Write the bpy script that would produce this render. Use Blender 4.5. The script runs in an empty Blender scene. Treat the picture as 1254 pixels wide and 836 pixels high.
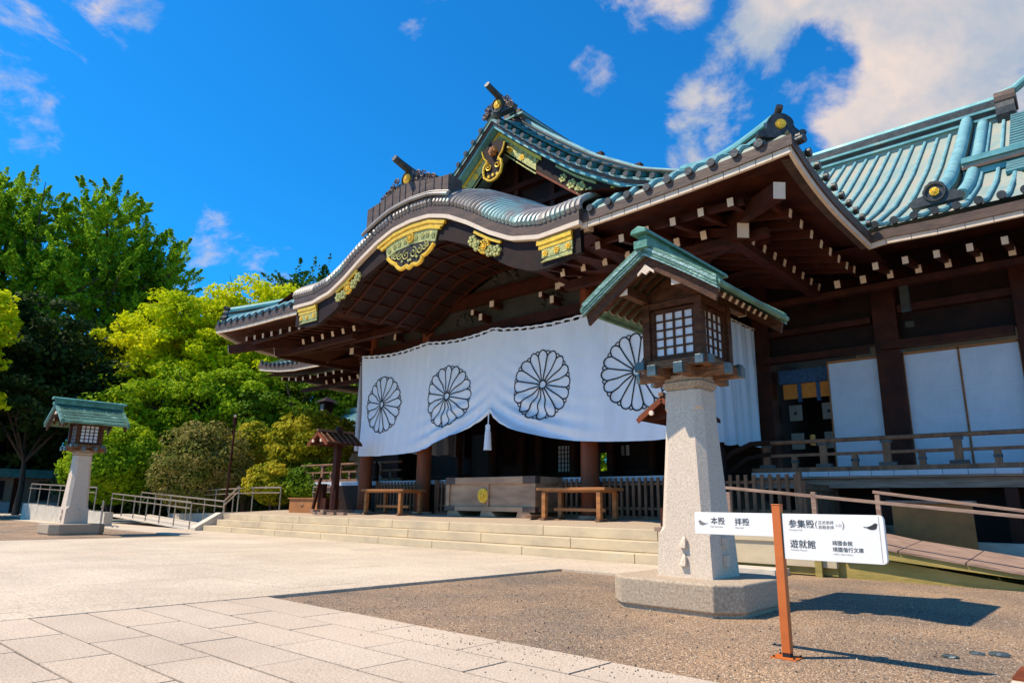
import bpy, bmesh, math, random
import numpy as np
from mathutils import Vector, Matrix
C = bpy.context.scene
COL = C.collection
random.seed(7)
rng = np.random.default_rng(11)

# ------------------------------------------------------------------ camera
cam_d = bpy.data.cameras.new('camera')
cam = bpy.data.objects.new('camera', cam_d)
COL.objects.link(cam)
cam_d.sensor_width = 36
cam_d.lens = 838 / 1254 * 36
cam_d.clip_start = 0.05
cam_d.clip_end = 3000
Rr = ((0.74480922, 0.66712951, 0.01405156), (0.14531412, -0.18271501, 0.97236775), (0.65126265, -0.72218657, -0.23303116))
cam.matrix_world = Matrix(((Rr[0][0], Rr[1][0], Rr[2][0], 0), (Rr[0][1], Rr[1][1], Rr[2][1], 0), (Rr[0][2], Rr[1][2], Rr[2][2], 1.0), (0, 0, 0, 1)))
C.camera = cam

# ------------------------------------------------------------------ world and sun
TO_SUN = Vector((-0.46, -0.49, 1.0)).normalized()
W = bpy.data.worlds.new('World'); C.world = W; W.use_nodes = True
nt = W.node_tree; N = nt.nodes; L = nt.links; N.clear()
out = N.new('ShaderNodeOutputWorld'); bg = N.new('ShaderNodeBackground'); bg.inputs[1].default_value = 0.085
sky = N.new('ShaderNodeTexSky'); sky.sky_type = 'NISHITA'; sky.sun_disc = False
sky.sun_elevation = math.asin(TO_SUN.z); sky.sun_rotation = math.atan2(TO_SUN.x, TO_SUN.y)
sky.altitude = 200; sky.air_density = 1.0; sky.dust_density = 0.15; sky.ozone_density = 3.0
tint = N.new('ShaderNodeMix'); tint.data_type = 'RGBA'; tint.blend_type = 'MULTIPLY'; tint.inputs[0].default_value = 1.0
L.new(sky.outputs[0], tint.inputs[6]); tint.inputs[7].default_value = (0.12, 1.24, 2.02, 1)
tc = N.new('ShaderNodeTexCoord')

def wmath(op, a, b=None, c=None):
    n = N.new('ShaderNodeMath'); n.operation = op
    for i, v in enumerate((a, b, c)):
        if v is None: continue
        if isinstance(v, (int, float)): n.inputs[i].default_value = v
        else: L.new(v, n.inputs[i])
    return n.outputs[0]

def wnoise(scale, detail, rough, off=(0, 0, 0), sc=(1, 1, 1)):
    m = N.new('ShaderNodeMapping'); m.inputs['Location'].default_value = off; m.inputs['Scale'].default_value = sc
    L.new(tc.outputs['Generated'], m.inputs[0])
    n = N.new('ShaderNodeTexNoise'); n.inputs['Scale'].default_value = scale; n.inputs['Detail'].default_value = detail
    n.inputs['Roughness'].default_value = rough; n.inputs['Distortion'].default_value = 0.3
    L.new(m.outputs[0], n.inputs['Vector'])
    return n.outputs['Fac']

def blob(d, a_in, a_out, w):
    """how much sky direction lies within a_in..a_out degrees of direction d"""
    vd = N.new('ShaderNodeVectorMath'); vd.operation = 'DOT_PRODUCT'
    L.new(tc.outputs['Generated'], vd.inputs[0]); vd.inputs[1].default_value = Vector(d).normalized()
    mr = N.new('ShaderNodeMapRange'); mr.interpolation_type = 'SMOOTHSTEP'
    L.new(vd.outputs['Value'], mr.inputs[0])
    mr.inputs[1].default_value = math.cos(math.radians(a_out)); mr.inputs[2].default_value = math.cos(math.radians(a_in))
    mr.inputs[3].default_value = 0; mr.inputs[4].default_value = w
    return mr.outputs[0]
acc = None
BLOBS = [((-0.02, 0.875, 0.485), 9, 16, 1.1), ((-0.138, 0.833, 0.536), 5, 10, 1.0), ((-0.215, 0.785, 0.582), 3, 9, 1.0), ((-0.32, 0.775, 0.55), 1.5, 6, .85),
         ((-0.175, 0.87, 0.46), 1, 4.5, .8), ((-0.364, 0.798, 0.48), 1, 5, .78), ((-0.33, 0.79, 0.53), .5, 4, .6), ((-0.36, 0.68, 0.64), 1, 6.5, .85),
         ((-0.466, 0.67, 0.578), .2, 3.5, .5), ((-0.861, 0.13, 0.491), 1, 5.5, .44), ((-0.804, 0.203, 0.559), .5, 4, .34), ((-.603, .504, .619), .3, 3.5, .32),
         ((-0.87, 0.42, 0.27), 1, 9, .52), ((0.45, 0.85, 0.3), 8, 25, .8), ((0.3, -0.8, 0.5), 8, 28, .7)]
for b in BLOBS:
    o = blob(*b); acc = o if acc is None else wmath('MAXIMUM', acc, o)
acc = wmath('SUBTRACT', acc, blob((-0.255, 0.815, 0.515), .5, 6, .55))
n1 = wnoise(5.5, 9, 0.62, (0.3, 1.7, 0.4), (1, 1, 1.5))
n2 = wnoise(2.4, 6, 0.5, (4.1, 0.7, 2.4))
dens = wmath('ADD', wmath('MULTIPLY', wmath('SUBTRACT', n1, 0.5), 3.1), wmath('SUBTRACT', wmath('MULTIPLY', acc, 1.25), 0.52))
mr = N.new('ShaderNodeMapRange'); mr.interpolation_type = 'SMOOTHSTEP'; L.new(dens, mr.inputs[0])
mr.inputs[1].default_value = 0.0; mr.inputs[2].default_value = 0.55; mr.inputs[3].default_value = 0; mr.inputs[4].default_value = 0.96
fac = mr.outputs[0]
n3 = wnoise(6.5, 6, 0.6, (0.34, 1.66, 0.5))
cr = N.new('ShaderNodeValToRGB'); L.new(n3, cr.inputs[0])
cr.color_ramp.elements[0].position = 0.38; cr.color_ramp.elements[0].color = (4.3, 4.9, 5.8, 1)
cr.color_ramp.elements[1].position = 0.66; cr.color_ramp.elements[1].color = (8.8, 7.2, 6.2, 1)
mx = N.new('ShaderNodeMix'); mx.data_type = 'RGBA'; L.new(fac, mx.inputs[0]); L.new(tint.outputs[2], mx.inputs[6]); L.new(cr.outputs[0], mx.inputs[7])
L.new(mx.outputs[2], bg.inputs[0]); L.new(bg.outputs[0], out.inputs[0])
sun_d = bpy.data.lights.new('sun', 'SUN'); sun_d.energy = 5.0; sun_d.angle = math.radians(0.5); sun_d.color = (1.0, 0.87, 0.70)
sun = bpy.data.objects.new('sun', sun_d); COL.objects.link(sun); sun.rotation_euler = TO_SUN.to_track_quat('Z', 'Y').to_euler()
C.view_settings.view_transform = 'Standard'; C.view_settings.look = 'None'; C.view_settings.gamma = 1
C.view_settings.use_curve_mapping = False
C.view_settings.exposure = 0.35
C.cycles.max_bounces = 8; C.cycles.diffuse_bounces = 5; C.cycles.transparent_max_bounces = 6

# ------------------------------------------------------------------ materials
def mat(name, c1, c2=None, rough=0.7, scale=3.0, metal=0.0, bump=0.0, bscale=None, stretch=(1, 1, 1), c3=None, detail=6, spec=None, ramp=(0.35, 0.65)):
    m = bpy.data.materials.new(name); m.use_nodes = True
    n = m.node_tree.nodes; l = m.node_tree.links; p = n['Principled BSDF']
    p.inputs['Roughness'].default_value = rough; p.inputs['Metallic'].default_value = metal
    if spec is None and 'timber' in name: spec = .2
    if spec is not None: p.inputs['Specular IOR Level'].default_value = spec
    tcn = n.new('ShaderNodeTexCoord'); mp = n.new('ShaderNodeMapping'); mp.inputs['Scale'].default_value = stretch
    l.new(tcn.outputs['Object'], mp.inputs[0])
    if c2 is None: c2 = tuple(x * 0.75 for x in c1)
    nz = n.new('ShaderNodeTexNoise'); nz.inputs['Scale'].default_value = scale; nz.inputs['Detail'].default_value = detail; nz.inputs['Roughness'].default_value = 0.65
    l.new(mp.outputs[0], nz.inputs['Vector'])
    r = n.new('ShaderNodeValToRGB'); l.new(nz.outputs['Fac'], r.inputs[0])
    r.color_ramp.elements[0].position = ramp[0]; r.color_ramp.elements[0].color = (*c2, 1)
    r.color_ramp.elements[1].position = ramp[1]; r.color_ramp.elements[1].color = (*c1, 1)
    if c3 is not None:
        e = r.color_ramp.elements.new(min(0.98, ramp[1] + 0.13)); e.color = (*c3, 1)
    l.new(r.outputs[0], p.inputs['Base Color'])
    if bump > 0:
        nb = n.new('ShaderNodeTexNoise'); nb.inputs['Scale'].default_value = bscale or scale * 4; nb.inputs['Detail'].default_value = 5
        l.new(mp.outputs[0], nb.inputs['Vector'])
        b = n.new('ShaderNodeBump'); b.inputs['Strength'].default_value = bump; b.inputs['Distance'].default_value = 0.02
        l.new(nb.outputs['Fac'], b.inputs['Height']); l.new(b.outputs[0], p.inputs['Normal'])
    return m

M = {}
M['copper'] = mat('verdigris_copper', (0.16, 0.40, 0.40), (0.07, 0.24, 0.25), 0.5, 1.6, 0.15, 0.25, 9, c3=(0.34, 0.42, 0.34), ramp=(.3, .58))
M['copper_rib'] = mat('verdigris_rib', (0.18, 0.39, 0.41), (0.11, 0.27, 0.29), 0.75, 2.6, 0.0, 0.2, 14, c3=(0.30, 0.42, 0.38), ramp=(.32, .56))
M['copper_panel'] = mat('verdigris_panel', (0.35, 0.36, 0.28), (0.21, 0.32, 0.29), 0.6, 1.1, 0.05, 0.2, 6, stretch=(1.4, .6, 1), c3=(0.42, 0.33, 0.24), ramp=(.34, .56))
M['copper_pale'] = mat('pale_verdigris', (0.27, 0.40, 0.38), (0.17, 0.30, 0.30), 0.85, 3, 0.0, 0.2, 14)
M['lantern_copper'] = mat('mossy_copper', (0.11, 0.25, 0.17), (0.045, 0.10, 0.06), 0.55, 5, 0.15, 0.5, 30, c3=(0.40, 0.55, 0.45), stretch=(1, .5, 1), ramp=(.32, .58))
M['lantern_pale'] = mat('streaked_copper', (0.30, 0.45, 0.40), (0.08, 0.16, 0.12), 0.4, 12, 0.3, 0.3, 40, stretch=(1, 1, 3))
M['lantern_green'] = mat('green_copper_ridge', (0.13, 0.36, 0.27), (0.06, 0.18, 0.12), 0.5, 6, 0.15, 0.3, 30, c3=(0.36, 0.56, 0.46))
M['cap_metal'] = mat('grey_cap_metal', (0.13, 0.16, 0.16), (0.06, 0.09, 0.09), 0.4, 9, 0.5, 0.2)
M['copper_dark'] = mat('dark_copper', (0.075, 0.075, 0.07), (0.03, 0.035, 0.035), 0.45, 5, 0.4, 0.3)
M['copper_brown'] = mat('brown_copper', (0.125, 0.075, 0.05), (0.055, 0.033, 0.024), 0.6, 3, 0.1, 0.2, stretch=(1, 1, 3))
M['roll'] = mat('weathered_roll_metal', (0.30, 0.265, 0.235), (0.16, 0.14, 0.125), 0.5, 1.2, 0.2, 0.1, c3=(0.26, 0.42, 0.39), ramp=(.3, .52))
M['grimy_roll'] = mat('weathered_green_roll', (0.16, 0.33, 0.31), (0.08, 0.16, 0.15), 0.4, 3, 0.3, 0.1)
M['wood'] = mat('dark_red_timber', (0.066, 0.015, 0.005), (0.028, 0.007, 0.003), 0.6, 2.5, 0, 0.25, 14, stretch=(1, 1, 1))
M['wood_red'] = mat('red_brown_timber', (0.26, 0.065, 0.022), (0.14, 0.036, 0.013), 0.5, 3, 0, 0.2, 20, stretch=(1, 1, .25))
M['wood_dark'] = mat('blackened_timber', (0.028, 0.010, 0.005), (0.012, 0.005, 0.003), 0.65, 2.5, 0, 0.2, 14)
M['wood_table'] = mat('bench_timber', (0.46, 0.19, 0.06), (0.24, 0.10, 0.035), 0.5, 4, 0, 0.3, 25, stretch=(.3, 3, 3))
M['wood_fence'] = mat('fence_timber', (0.26, 0.14, 0.08), (0.13, 0.07, 0.04), 0.75, 5, 0, 0.3, 25, stretch=(2, 2, .4))
M['wood_grey'] = mat('greyed_timber', (0.40, 0.27, 0.20), (0.22, 0.14, 0.10), 0.8, 5, 0, 0.35, 20, stretch=(.4, 3, 3))
M['wood_lantern'] = mat('lantern_timber', (0.12, 0.05, 0.022), (0.045, 0.018, 0.009), 0.6, 7, 0, 0.35, 30, stretch=(1, 1, 3))
M['bracket_wood'] = mat('weathered_bracket_timber', (0.30, 0.15, 0.07), (0.10, 0.05, 0.03), 0.75, 9, 0, 0.4, 35, stretch=(1, 1, 4), c3=(0.42, 0.27, 0.13))
M['mossy_wood'] = mat('mossy_timber', (0.44, 0.32, 0.10), (0.28, 0.22, 0.06), 0.85, 2.2, 0, 0.35, 20, stretch=(.5, 2, 2), c3=(0.40, 0.30, 0.16))
M['box_wood'] = mat('offertory_timber', (0.52, 0.32, 0.19), (0.27, 0.16, 0.095), 0.45, 1.6, 0, 0.1, 14, stretch=(.4, 1, 1.6), c3=(0.42, 0.22, 0.10))
M['white'] = mat('white_paint', (0.74, 0.60, 0.45), (0.64, 0.51, 0.38), 0.6, 6, 0, 0)
M['cloth'] = mat('white_cotton', (0.76, 0.81, 0.88), (0.72, 0.78, 0.86), 0.85, 3, 0, 0.1, 60)  # blue cast of sky-lit shade is tinted into the white cloth colour
M['black'] = mat('black_dye', (0.012, 0.012, 0.015), (0.008, 0.008, 0.01), 0.8)
M['screen'] = mat('white_screen', (0.62, 0.66, 0.72), (0.52, 0.57, 0.64), 0.7, 1.5, 0, 0.05)
M['screen_seam'] = mat('screen_seam', (0.74, 0.77, 0.80), (0.68, 0.71, 0.75), 0.7, 2)
M['paper'] = mat('frosted_pane', (0.72, 0.76, 0.80), (0.62, 0.66, 0.70), 0.4, 12)
M['gold'] = mat('gilt_metal', (1.0, 0.62, 0.05), (0.75, 0.42, 0.02), 0.4, 8, 0.3, 0.6, 30)
M['gold_old'] = mat('tarnished_gilt', (0.56, 0.50, 0.15), (0.26, 0.29, 0.11), 0.5, 7, 0.2, 0.8, 26, c3=(0.80, 0.56, 0.12))
M['granite'] = mat('pale_granite', (0.76, 0.62, 0.47), (0.53, 0.42, 0.31), 0.8, 55, 0, 0.2, 90, c3=(0.80, 0.67, 0.52), detail=4)
M['granite_base'] = mat('weathered_granite', (0.54, 0.42, 0.29), (0.30, 0.225, 0.15), 0.85, 40, 0, 0.3, 80, detail=4)
M['step'] = mat('sandy_stone', (0.62, 0.49, 0.30), (0.48, 0.38, 0.25), 0.85, 1.3, 0, 0.2, 60, c3=(0.48, 0.45, 0.36), stretch=(1, 1, 2))
M['joint'] = mat('joint_mortar', (0.08, 0.065, 0.05), (0.05, 0.04, 0.03), 0.95, 20)
M['steel'] = mat('brushed_steel', (0.42, 0.34, 0.26), (0.28, 0.22, 0.17), 0.4, 30, 0.5)
M['orange'] = mat('orange_brown_post', (0.62, 0.15, 0.022), (0.50, 0.115, 0.018), 0.45, 5)
M['sign'] = mat('white_sign_face', (0.86, 0.83, 0.77), (0.83, 0.80, 0.74), 0.4, 2)
M['ink'] = mat('dark_lettering', (0.03, 0.025, 0.025), (0.02, 0.018, 0.018), 0.6)
M['faint_ink'] = mat('faint_lettering', (0.50, 0.47, 0.43), (0.45, 0.42, 0.39), 0.6)
M['grey_ink'] = mat('grey_lettering', (0.22, 0.19, 0.17), (0.18, 0.16, 0.14), 0.6)
M['rust'] = mat('rusty_panel', (0.42, 0.16, 0.035), (0.26, 0.10, 0.025), 0.7, 2.0, 0, .2, c3=(0.30, 0.12, 0.03))
M['plaster'] = mat('dim_plaster', (0.30, 0.27, 0.22), (0.22, 0.2, 0.16), 0.9, 2)
M['panel_green'] = mat('grey_green_board', (0.052, 0.044, 0.028), (0.03, 0.026, 0.017), 0.8, 2)
M['teal_tile'] = mat('teal_tile', (0.04, 0.22, 0.24), (0.02, 0.13, 0.15), 0.5, 3)
M['stoneramp'] = mat('pale_ramp_stone', (0.62, 0.54, 0.43), (0.48, 0.42, 0.33), 0.85, 4, 0, .2)
M['bark'] = mat('bark', (0.11, 0.075, 0.05), (0.05, 0.035, 0.025), 0.9, 4, 0, .6, stretch=(3, 3, .6))
M['blue_board'] = mat('pale_boarding', (0.50, 0.55, 0.60), (0.42, 0.47, 0.52), 0.7, 2)
M['orange_cloth'] = mat('orange_blind', (0.75, 0.25, 0.03), (0.6, 0.18, 0.02), 0.8, 9)
M['blue_cloth'] = mat('blue_trim_cloth', (0.05, 0.12, 0.22), (0.02, 0.05, 0.10), 0.8, 12)
M['lampglow'] = mat('amber_lamp_glass', (0.8, 0.35, 0.05), (0.7, 0.3, 0.04), 0.4)

def leafmat(name, ca, cb, cc, scale=0.5, transl=0.35):
    m = bpy.data.materials.new(name); m.use_nodes = True
    n = m.node_tree.nodes; l = m.node_tree.links; p = n['Principled BSDF']; o = n['Material Output']
    tcn = n.new('ShaderNodeTexCoord')
    nz = n.new('ShaderNodeTexNoise'); nz.inputs['Scale'].default_value = scale; nz.inputs['Detail'].default_value = 3
    l.new(tcn.outputs['Object'], nz.inputs['Vector'])
    nz2 = n.new('ShaderNodeTexNoise'); nz2.inputs['Scale'].default_value = 9; nz2.inputs['Detail'].default_value = 2
    l.new(tcn.outputs['Object'], nz2.inputs['Vector'])
    ad = n.new('ShaderNodeMath'); ad.operation = 'MULTIPLY_ADD'; ad.inputs[1].default_value = 0.45; l.new(nz2.outputs['Fac'], ad.inputs[0])
    mu = n.new('ShaderNodeMath'); mu.operation = 'MULTIPLY'; mu.inputs[1].default_value = 0.55; l.new(nz.outputs['Fac'], mu.inputs[0]); l.new(mu.outputs[0], ad.inputs[2])
    r = n.new('ShaderNodeValToRGB'); l.new(ad.outputs[0], r.inputs[0])
    r.color_ramp.elements[0].position = 0.38; r.color_ramp.elements[0].color = (*ca, 1)
    r.color_ramp.elements[1].position = 0.62; r.color_ramp.elements[1].color = (*cc, 1)
    e = r.color_ramp.elements.new(0.5); e.color = (*cb, 1)
    l.new(r.outputs[0], p.inputs['Base Color']); p.inputs['Roughness'].default_value = 0.8; p.inputs['Specular IOR Level'].default_value = 0.12
    t = n.new('ShaderNodeBsdfTranslucent'); l.new(r.outputs[0], t.inputs[0])
    mxs = n.new('ShaderNodeMixShader'); mxs.inputs[0].default_value = transl
    l.new(p.outputs[0], mxs.inputs[1]); l.new(t.outputs[0], mxs.inputs[2]); l.new(mxs.outputs[0], o.inputs[0])
    return m
M['leaf_ginkgo'] = leafmat('ginkgo_leaves', (0.12, 0.25, 0.014), (0.25, 0.45, 0.018), (0.44, 0.62, 0.03), 0.25, .45)
M['leaf_dark'] = leafmat('dark_evergreen_leaves', (0.012, 0.028, 0.006), (0.025, 0.055, 0.010), (0.06, 0.09, 0.015), 0.35, .15)
M['leaf_yellow'] = leafmat('yellow_green_leaves', (0.30, 0.42, 0.006), (0.62, 0.68, 0.006), (0.84, 0.78, 0.010), 0.3, .45)
M['leaf_mid'] = leafmat('mid_green_leaves', (0.05, 0.12, 0.006), (0.11, 0.20, 0.008), (0.28, 0.36, 0.012), 0.35, .3)
M['leaf_bright'] = leafmat('bright_green_leaves', (0.12, 0.24, 0.006), (0.25, 0.40, 0.008), (0.48, 0.56, 0.012), 0.6)
M['leaf_brown'] = leafmat('bronze_green_leaves', (0.09, 0.12, 0.012), (0.21, 0.20, 0.035), (0.38, 0.28, 0.09), 1.2, .2)
M['leaf_olive'] = leafmat('olive_yellow_leaves', (0.13, 0.16, 0.008), (0.36, 0.34, 0.012), (0.60, 0.46, 0.03), 1.0, .3)
M['leaf_pine'] = leafmat('blue_green_needles', (0.03, 0.09, 0.015), (0.07, 0.19, 0.025), (0.16, 0.30, 0.03), 0.3, .15)

# gravel: stone by stone colour and relief
def gravel_mat():
    m = bpy.data.materials.new('loose_gravel'); m.use_nodes = True
    n = m.node_tree.nodes; l = m.node_tree.links; p = n['Principled BSDF']; p.inputs['Roughness'].default_value = 0.9
    t = n.new('ShaderNodeTexCoord')
    v = n.new('ShaderNodeTexVoronoi'); v.inputs['Scale'].default_value = 105; l.new(t.outputs['Object'], v.inputs['Vector'])
    sep = n.new('ShaderNodeSeparateColor'); l.new(v.outputs['Color'], sep.inputs[0])
    r = n.new('ShaderNodeValToRGB'); l.new(sep.outputs[0], r.inputs[0])
    cols = [(0, (0.075, 0.058, 0.045)), (.25, (0.16, 0.125, 0.095)), (.5, (0.24, 0.175, 0.12)), (.72, (0.31, 0.215, 0.135)), (.88, (0.42, 0.27, 0.15)), (.97, (0.60, 0.52, 0.42))]
    r.color_ramp.elements[0].position = 0; r.color_ramp.elements[0].color = (*cols[0][1], 1)
    r.color_ramp.elements[1].position = cols[-1][0]; r.color_ramp.elements[1].color = (*cols[-1][1], 1)
    for a, b in cols[1:-1]:
        e = r.color_ramp.elements.new(a); e.color = (*b, 1)
    nz = n.new('ShaderNodeTexNoise'); nz.inputs['Scale'].default_value = 0.55; nz.inputs['Detail'].default_value = 6; l.new(t.outputs['Object'], nz.inputs['Vector'])
    r2 = n.new('ShaderNodeValToRGB'); l.new(nz.outputs['Fac'], r2.inputs[0])
    r2.color_ramp.elements[0].position = .36; r2.color_ramp.elements[0].color = (.82, .80, .78, 1)
    r2.color_ramp.elements[1].position = .64; r2.color_ramp.elements[1].color = (1.55, 1.36, 1.12, 1)
    mm = n.new('ShaderNodeMix'); mm.data_type = 'RGBA'; mm.blend_type = 'MULTIPLY'; mm.inputs[0].default_value = 1
    l.new(r.outputs[0], mm.inputs[6]); l.new(r2.outputs[0], mm.inputs[7]); l.new(mm.outputs[2], p.inputs['Base Color'])
    b = n.new('ShaderNodeBump'); b.inputs['Strength'].default_value = 1.0; b.inputs['Distance'].default_value = 0.010; b.invert = True
    l.new(v.outputs['Distance'], b.inputs['Height']); l.new(b.outputs[0], p.inputs['Normal'])
    return m
M['gravel'] = gravel_mat()

def paving_mat(name, base, dark, speck=70, warm=(0.60, 0.50, 0.40)):
    m = mat(name, base, dark, 0.8, 0.5, 0, 0.25, 110, detail=8)
    n = m.node_tree.nodes; l = m.node_tree.links; p = n['Principled BSDF']
    src = p.inputs['Base Color'].links[0].from_socket
    t = n['Texture Coordinate']
    nz = n.new('ShaderNodeTexNoise'); nz.inputs['Scale'].default_value = speck; nz.inputs['Detail'].default_value = 3; l.new(t.outputs['Object'], nz.inputs['Vector'])
    r = n.new('ShaderNodeValToRGB'); l.new(nz.outputs['Fac'], r.inputs[0])
    r.color_ramp.elements[0].position = .35; r.color_ramp.elements[0].color = (.70, .68, .66, 1)
    r.color_ramp.elements[1].position = .6; r.color_ramp.elements[1].color = (1.08, 1.06, 1.04, 1)
    mm = n.new('ShaderNodeMix'); mm.data_type = 'RGBA'; mm.blend_type = 'MULTIPLY'; mm.inputs[0].default_value = 1
    l.new(src, mm.inputs[6]); l.new(r.outputs[0], mm.inputs[7])
    # faint tone of its own for each slab
    oi = n.new('ShaderNodeAttribute'); oi.attribute_name = 'tone'
    m3 = n.new('ShaderNodeMix'); m3.data_type = 'RGBA'; m3.blend_type = 'MULTIPLY'; m3.inputs[0].default_value = 1
    l.new(mm.outputs[2], m3.inputs[6]); l.new(oi.outputs['Color'], m3.inputs[7]); l.new(m3.outputs[2], p.inputs['Base Color'])
    return m
M['paving'] = paving_mat('granite_slabs', (0.62, 0.50, 0.375), (0.50, 0.40, 0.295))
M['plaza'] = paving_mat('plaza_slabs', (0.67, 0.555, 0.41), (0.52, 0.43, 0.315), 40)

# ------------------------------------------------------------------ object helpers
def link(o, parent=None, label=None, cat=None, group=None, kind=None):
    COL.objects.link(o)
    if parent is not None: o.parent = parent
    if label: o['label'] = label
    if cat: o['category'] = cat
    if group: o['group'] = group
    if kind: o['kind'] = kind
    return o
def wloc(o):
    v = Vector((0, 0, 0))
    while o is not None:
        v = v + o.location; o = o.parent
    return v
def thing(name, loc, label, cat, group=None, rz=0):
    o = bpy.data.objects.new(name, None); o.location = loc; o.rotation_euler = (0, 0, rz); o.empty_display_size = .2
    return link(o, None, label, cat, group)

class MB:
    def __init__(s): s.v = []; s.f = []; s.m = []; s.tone = []
    def add(s, vs, fs, mi=0):
        k = len(s.v); s.v += [tuple(p) for p in vs]
        for f in fs: s.f.append(tuple(i + k for i in f)); s.m.append(mi)
    def box(s, x0, x1, y0, y1, z0, z1, mi=0):
        vs = [(x0, y0, z0), (x1, y0, z0), (x1, y1, z0), (x0, y1, z0), (x0, y0, z1), (x1, y0, z1), (x1, y1, z1), (x0, y1, z1)]
        s.add(vs, [(0, 3, 2, 1), (4, 5, 6, 7), (0, 1, 5, 4), (1, 2, 6, 5), (2, 3, 7, 6), (3, 0, 4, 7)], mi)
    def bar(s, a, b, w, h, mi=0, up=(0, 0, 1), endmi=None):
        """box beam from a to b, w wide, h high"""
        a = Vector(a); b = Vector(b); d = (b - a).normalized(); u = Vector(up)
        r = d.cross(u)
        if r.length < 1e-4: r = d.cross(Vector((0, 1, 0)))
        r.normalize(); u = r.cross(d).normalized()
        vs = []
        for p in (a, b):
            for i, j in ((-1, -1), (1, -1), (1, 1), (-1, 1)): vs.append(p + r * (w / 2 * i) + u * (h / 2 * j))
        s.add(vs, [(1, 2, 6, 5), (0, 1, 5, 4), (2, 3, 7, 6), (3, 0, 4, 7), (4, 5, 6, 7)], mi)
        s.add(vs[:4], [(0, 3, 2, 1)], mi if endmi is None else endmi)
    def tube(s, pts, r, seg=8, mi=0, cap=True, rr=None):
        pts = [Vector(p) for p in pts]; k = len(s.v); n = len(pts); ref = None
        for i, p in enumerate(pts):
            d = (pts[min(i + 1, n - 1)] - pts[max(i - 1, 0)]).normalized()
            if ref is None:
                ref = Vector((0, 0, 1)) if abs(d.z) < .9 else Vector((1, 0, 0))
            u = (ref - d * ref.dot(d)).normalized(); ref = u; w = d.cross(u)
            rad = rr[i] if rr else r
            for j in range(seg):
                t = 2 * math.pi * j / seg
                s.v.append(tuple(p + u * (rad * math.cos(t)) + w * (rad * math.sin(t))))
        for i in range(n - 1):
            for j in range(seg):
                a = k + i * seg + j; b = k + i * seg + (j + 1) % seg
                s.f.append((a, b, b + seg, a + seg)); s.m.append(mi)
        if cap:
            s.f.append(tuple(k + j for j in range(seg))[::-1]); s.m.append(mi)
            s.f.append(tuple(k + (n - 1) * seg + j for j in range(seg))); s.m.append(mi)
    def cyl(s, a, b, r0, r1=None, seg=16, mi=0): s.tube([a, b], r0, seg, mi, True, [r0, r0 if r1 is None else r1])
    def grid(s, P, mi=0, flip=False):
        """P[i][j] points"""
        k = len(s.v); n = len(P); m_ = len(P[0])
        for row in P: s.v += [tuple(q) for q in row]
        for i in range(n - 1):
            for j in range(m_ - 1):
                f = (k + i * m_ + j, k + i * m_ + j + 1, k + (i + 1) * m_ + j + 1, k + (i + 1) * m_ + j)
                s.f.append(f[::-1] if flip else f); s.m.append(mi)
    def sweep(s, path, prof, mi=0, closed=True, cap=True):
        """profile (outward, up) swept along a plan path; outward = right of travel"""
        path = [Vector(p) for p in path]; n = len(path); k = len(s.v); q = len(prof)
        for i, p in enumerate(path):
            d0 = (path[i] - path[i - 1]) if i > 0 else (path[1] - path[0])
            d1 = (path[i + 1] - path[i]) if i < n - 1 else d0
            d0 = Vector((d0.x, d0.y, 0)).normalized(); d1 = Vector((d1.x, d1.y, 0)).normalized()
            t = (d0 + d1).normalized(); c = max(.4, t.dot(d0)); nn = Vector((t.y, -t.x, 0)) / c
            for a, b in prof: s.v.append(tuple(p + nn * a + Vector((0, 0, b))))
        for i in range(n - 1):
            for j in range(q if closed else q - 1):
                a = k + i * q + j; b = k + i * q + (j + 1) % q
                s.f.append((a, a + q, b + q, b)); s.m.append(mi)
        if cap and closed:
            s.f.append(tuple(k + j for j in range(q))); s.m.append(mi)
            s.f.append(tuple(k + (n - 1) * q + j for j in range(q))[::-1]); s.m.append(mi)
    def prism(s, poly, y0, y1, mi=0, axis='y'):
        """polygon of (x,z) extruded from y0 to y1 (or (y,z) along x)"""
        n = len(poly)
        if axis == 'y': A = [(x, y0, z) for x, z in poly]; B = [(x, y1, z) for x, z in poly]
        elif axis == 'x': A = [(y0, x, z) for x, z in poly]; B = [(y1, x, z) for x, z in poly]
        else: A = [(x, z, y0) for x, z in poly]; B = [(x, z, y1) for x, z in poly]
        s.add(A + B, [tuple(range(n))[::-1], tuple(range(n, 2 * n))] + [(i, (i + 1) % n, (i + 1) % n + n, i + n) for i in range(n)], mi)
    def build(s, name, mats, parent=None, smooth=False, bevel=0, **kw):
        me = bpy.data.meshes.new(name)
        o_ = wloc(parent) if parent is not None else Vector((0, 0, 0))
        if parent is not None and parent.get('_local'): o_ = Vector((0, 0, 0))
        me.from_pydata([(a - o_.x, b - o_.y, c - o_.z) for a, b, c in s.v], [], s.f)
        if not isinstance(mats, (list, tuple)): mats = [mats]
        for m_ in mats: me.materials.append(M[m_] if isinstance(m_, str) else m_)
        me.polygons.foreach_set('material_index', s.m)
        bm = bmesh.new(); bm.from_mesh(me)
        bmesh.ops.recalc_face_normals(bm, faces=bm.faces)
        bm.to_mesh(me); bm.free()
        if smooth:
            me.polygons.foreach_set('use_smooth', [True] * len(me.polygons))
            try: me.set_sharp_from_angle(angle=math.radians(40))
            except Exception: pass
        me.update()
        o = bpy.data.objects.new(name, me)
        link(o, parent, **kw)
        if bevel:
            b = o.modifiers.new('bevel', 'BEVEL'); b.width = bevel; b.segments = 2; b.limit_method = 'ANGLE'
        return o
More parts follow.
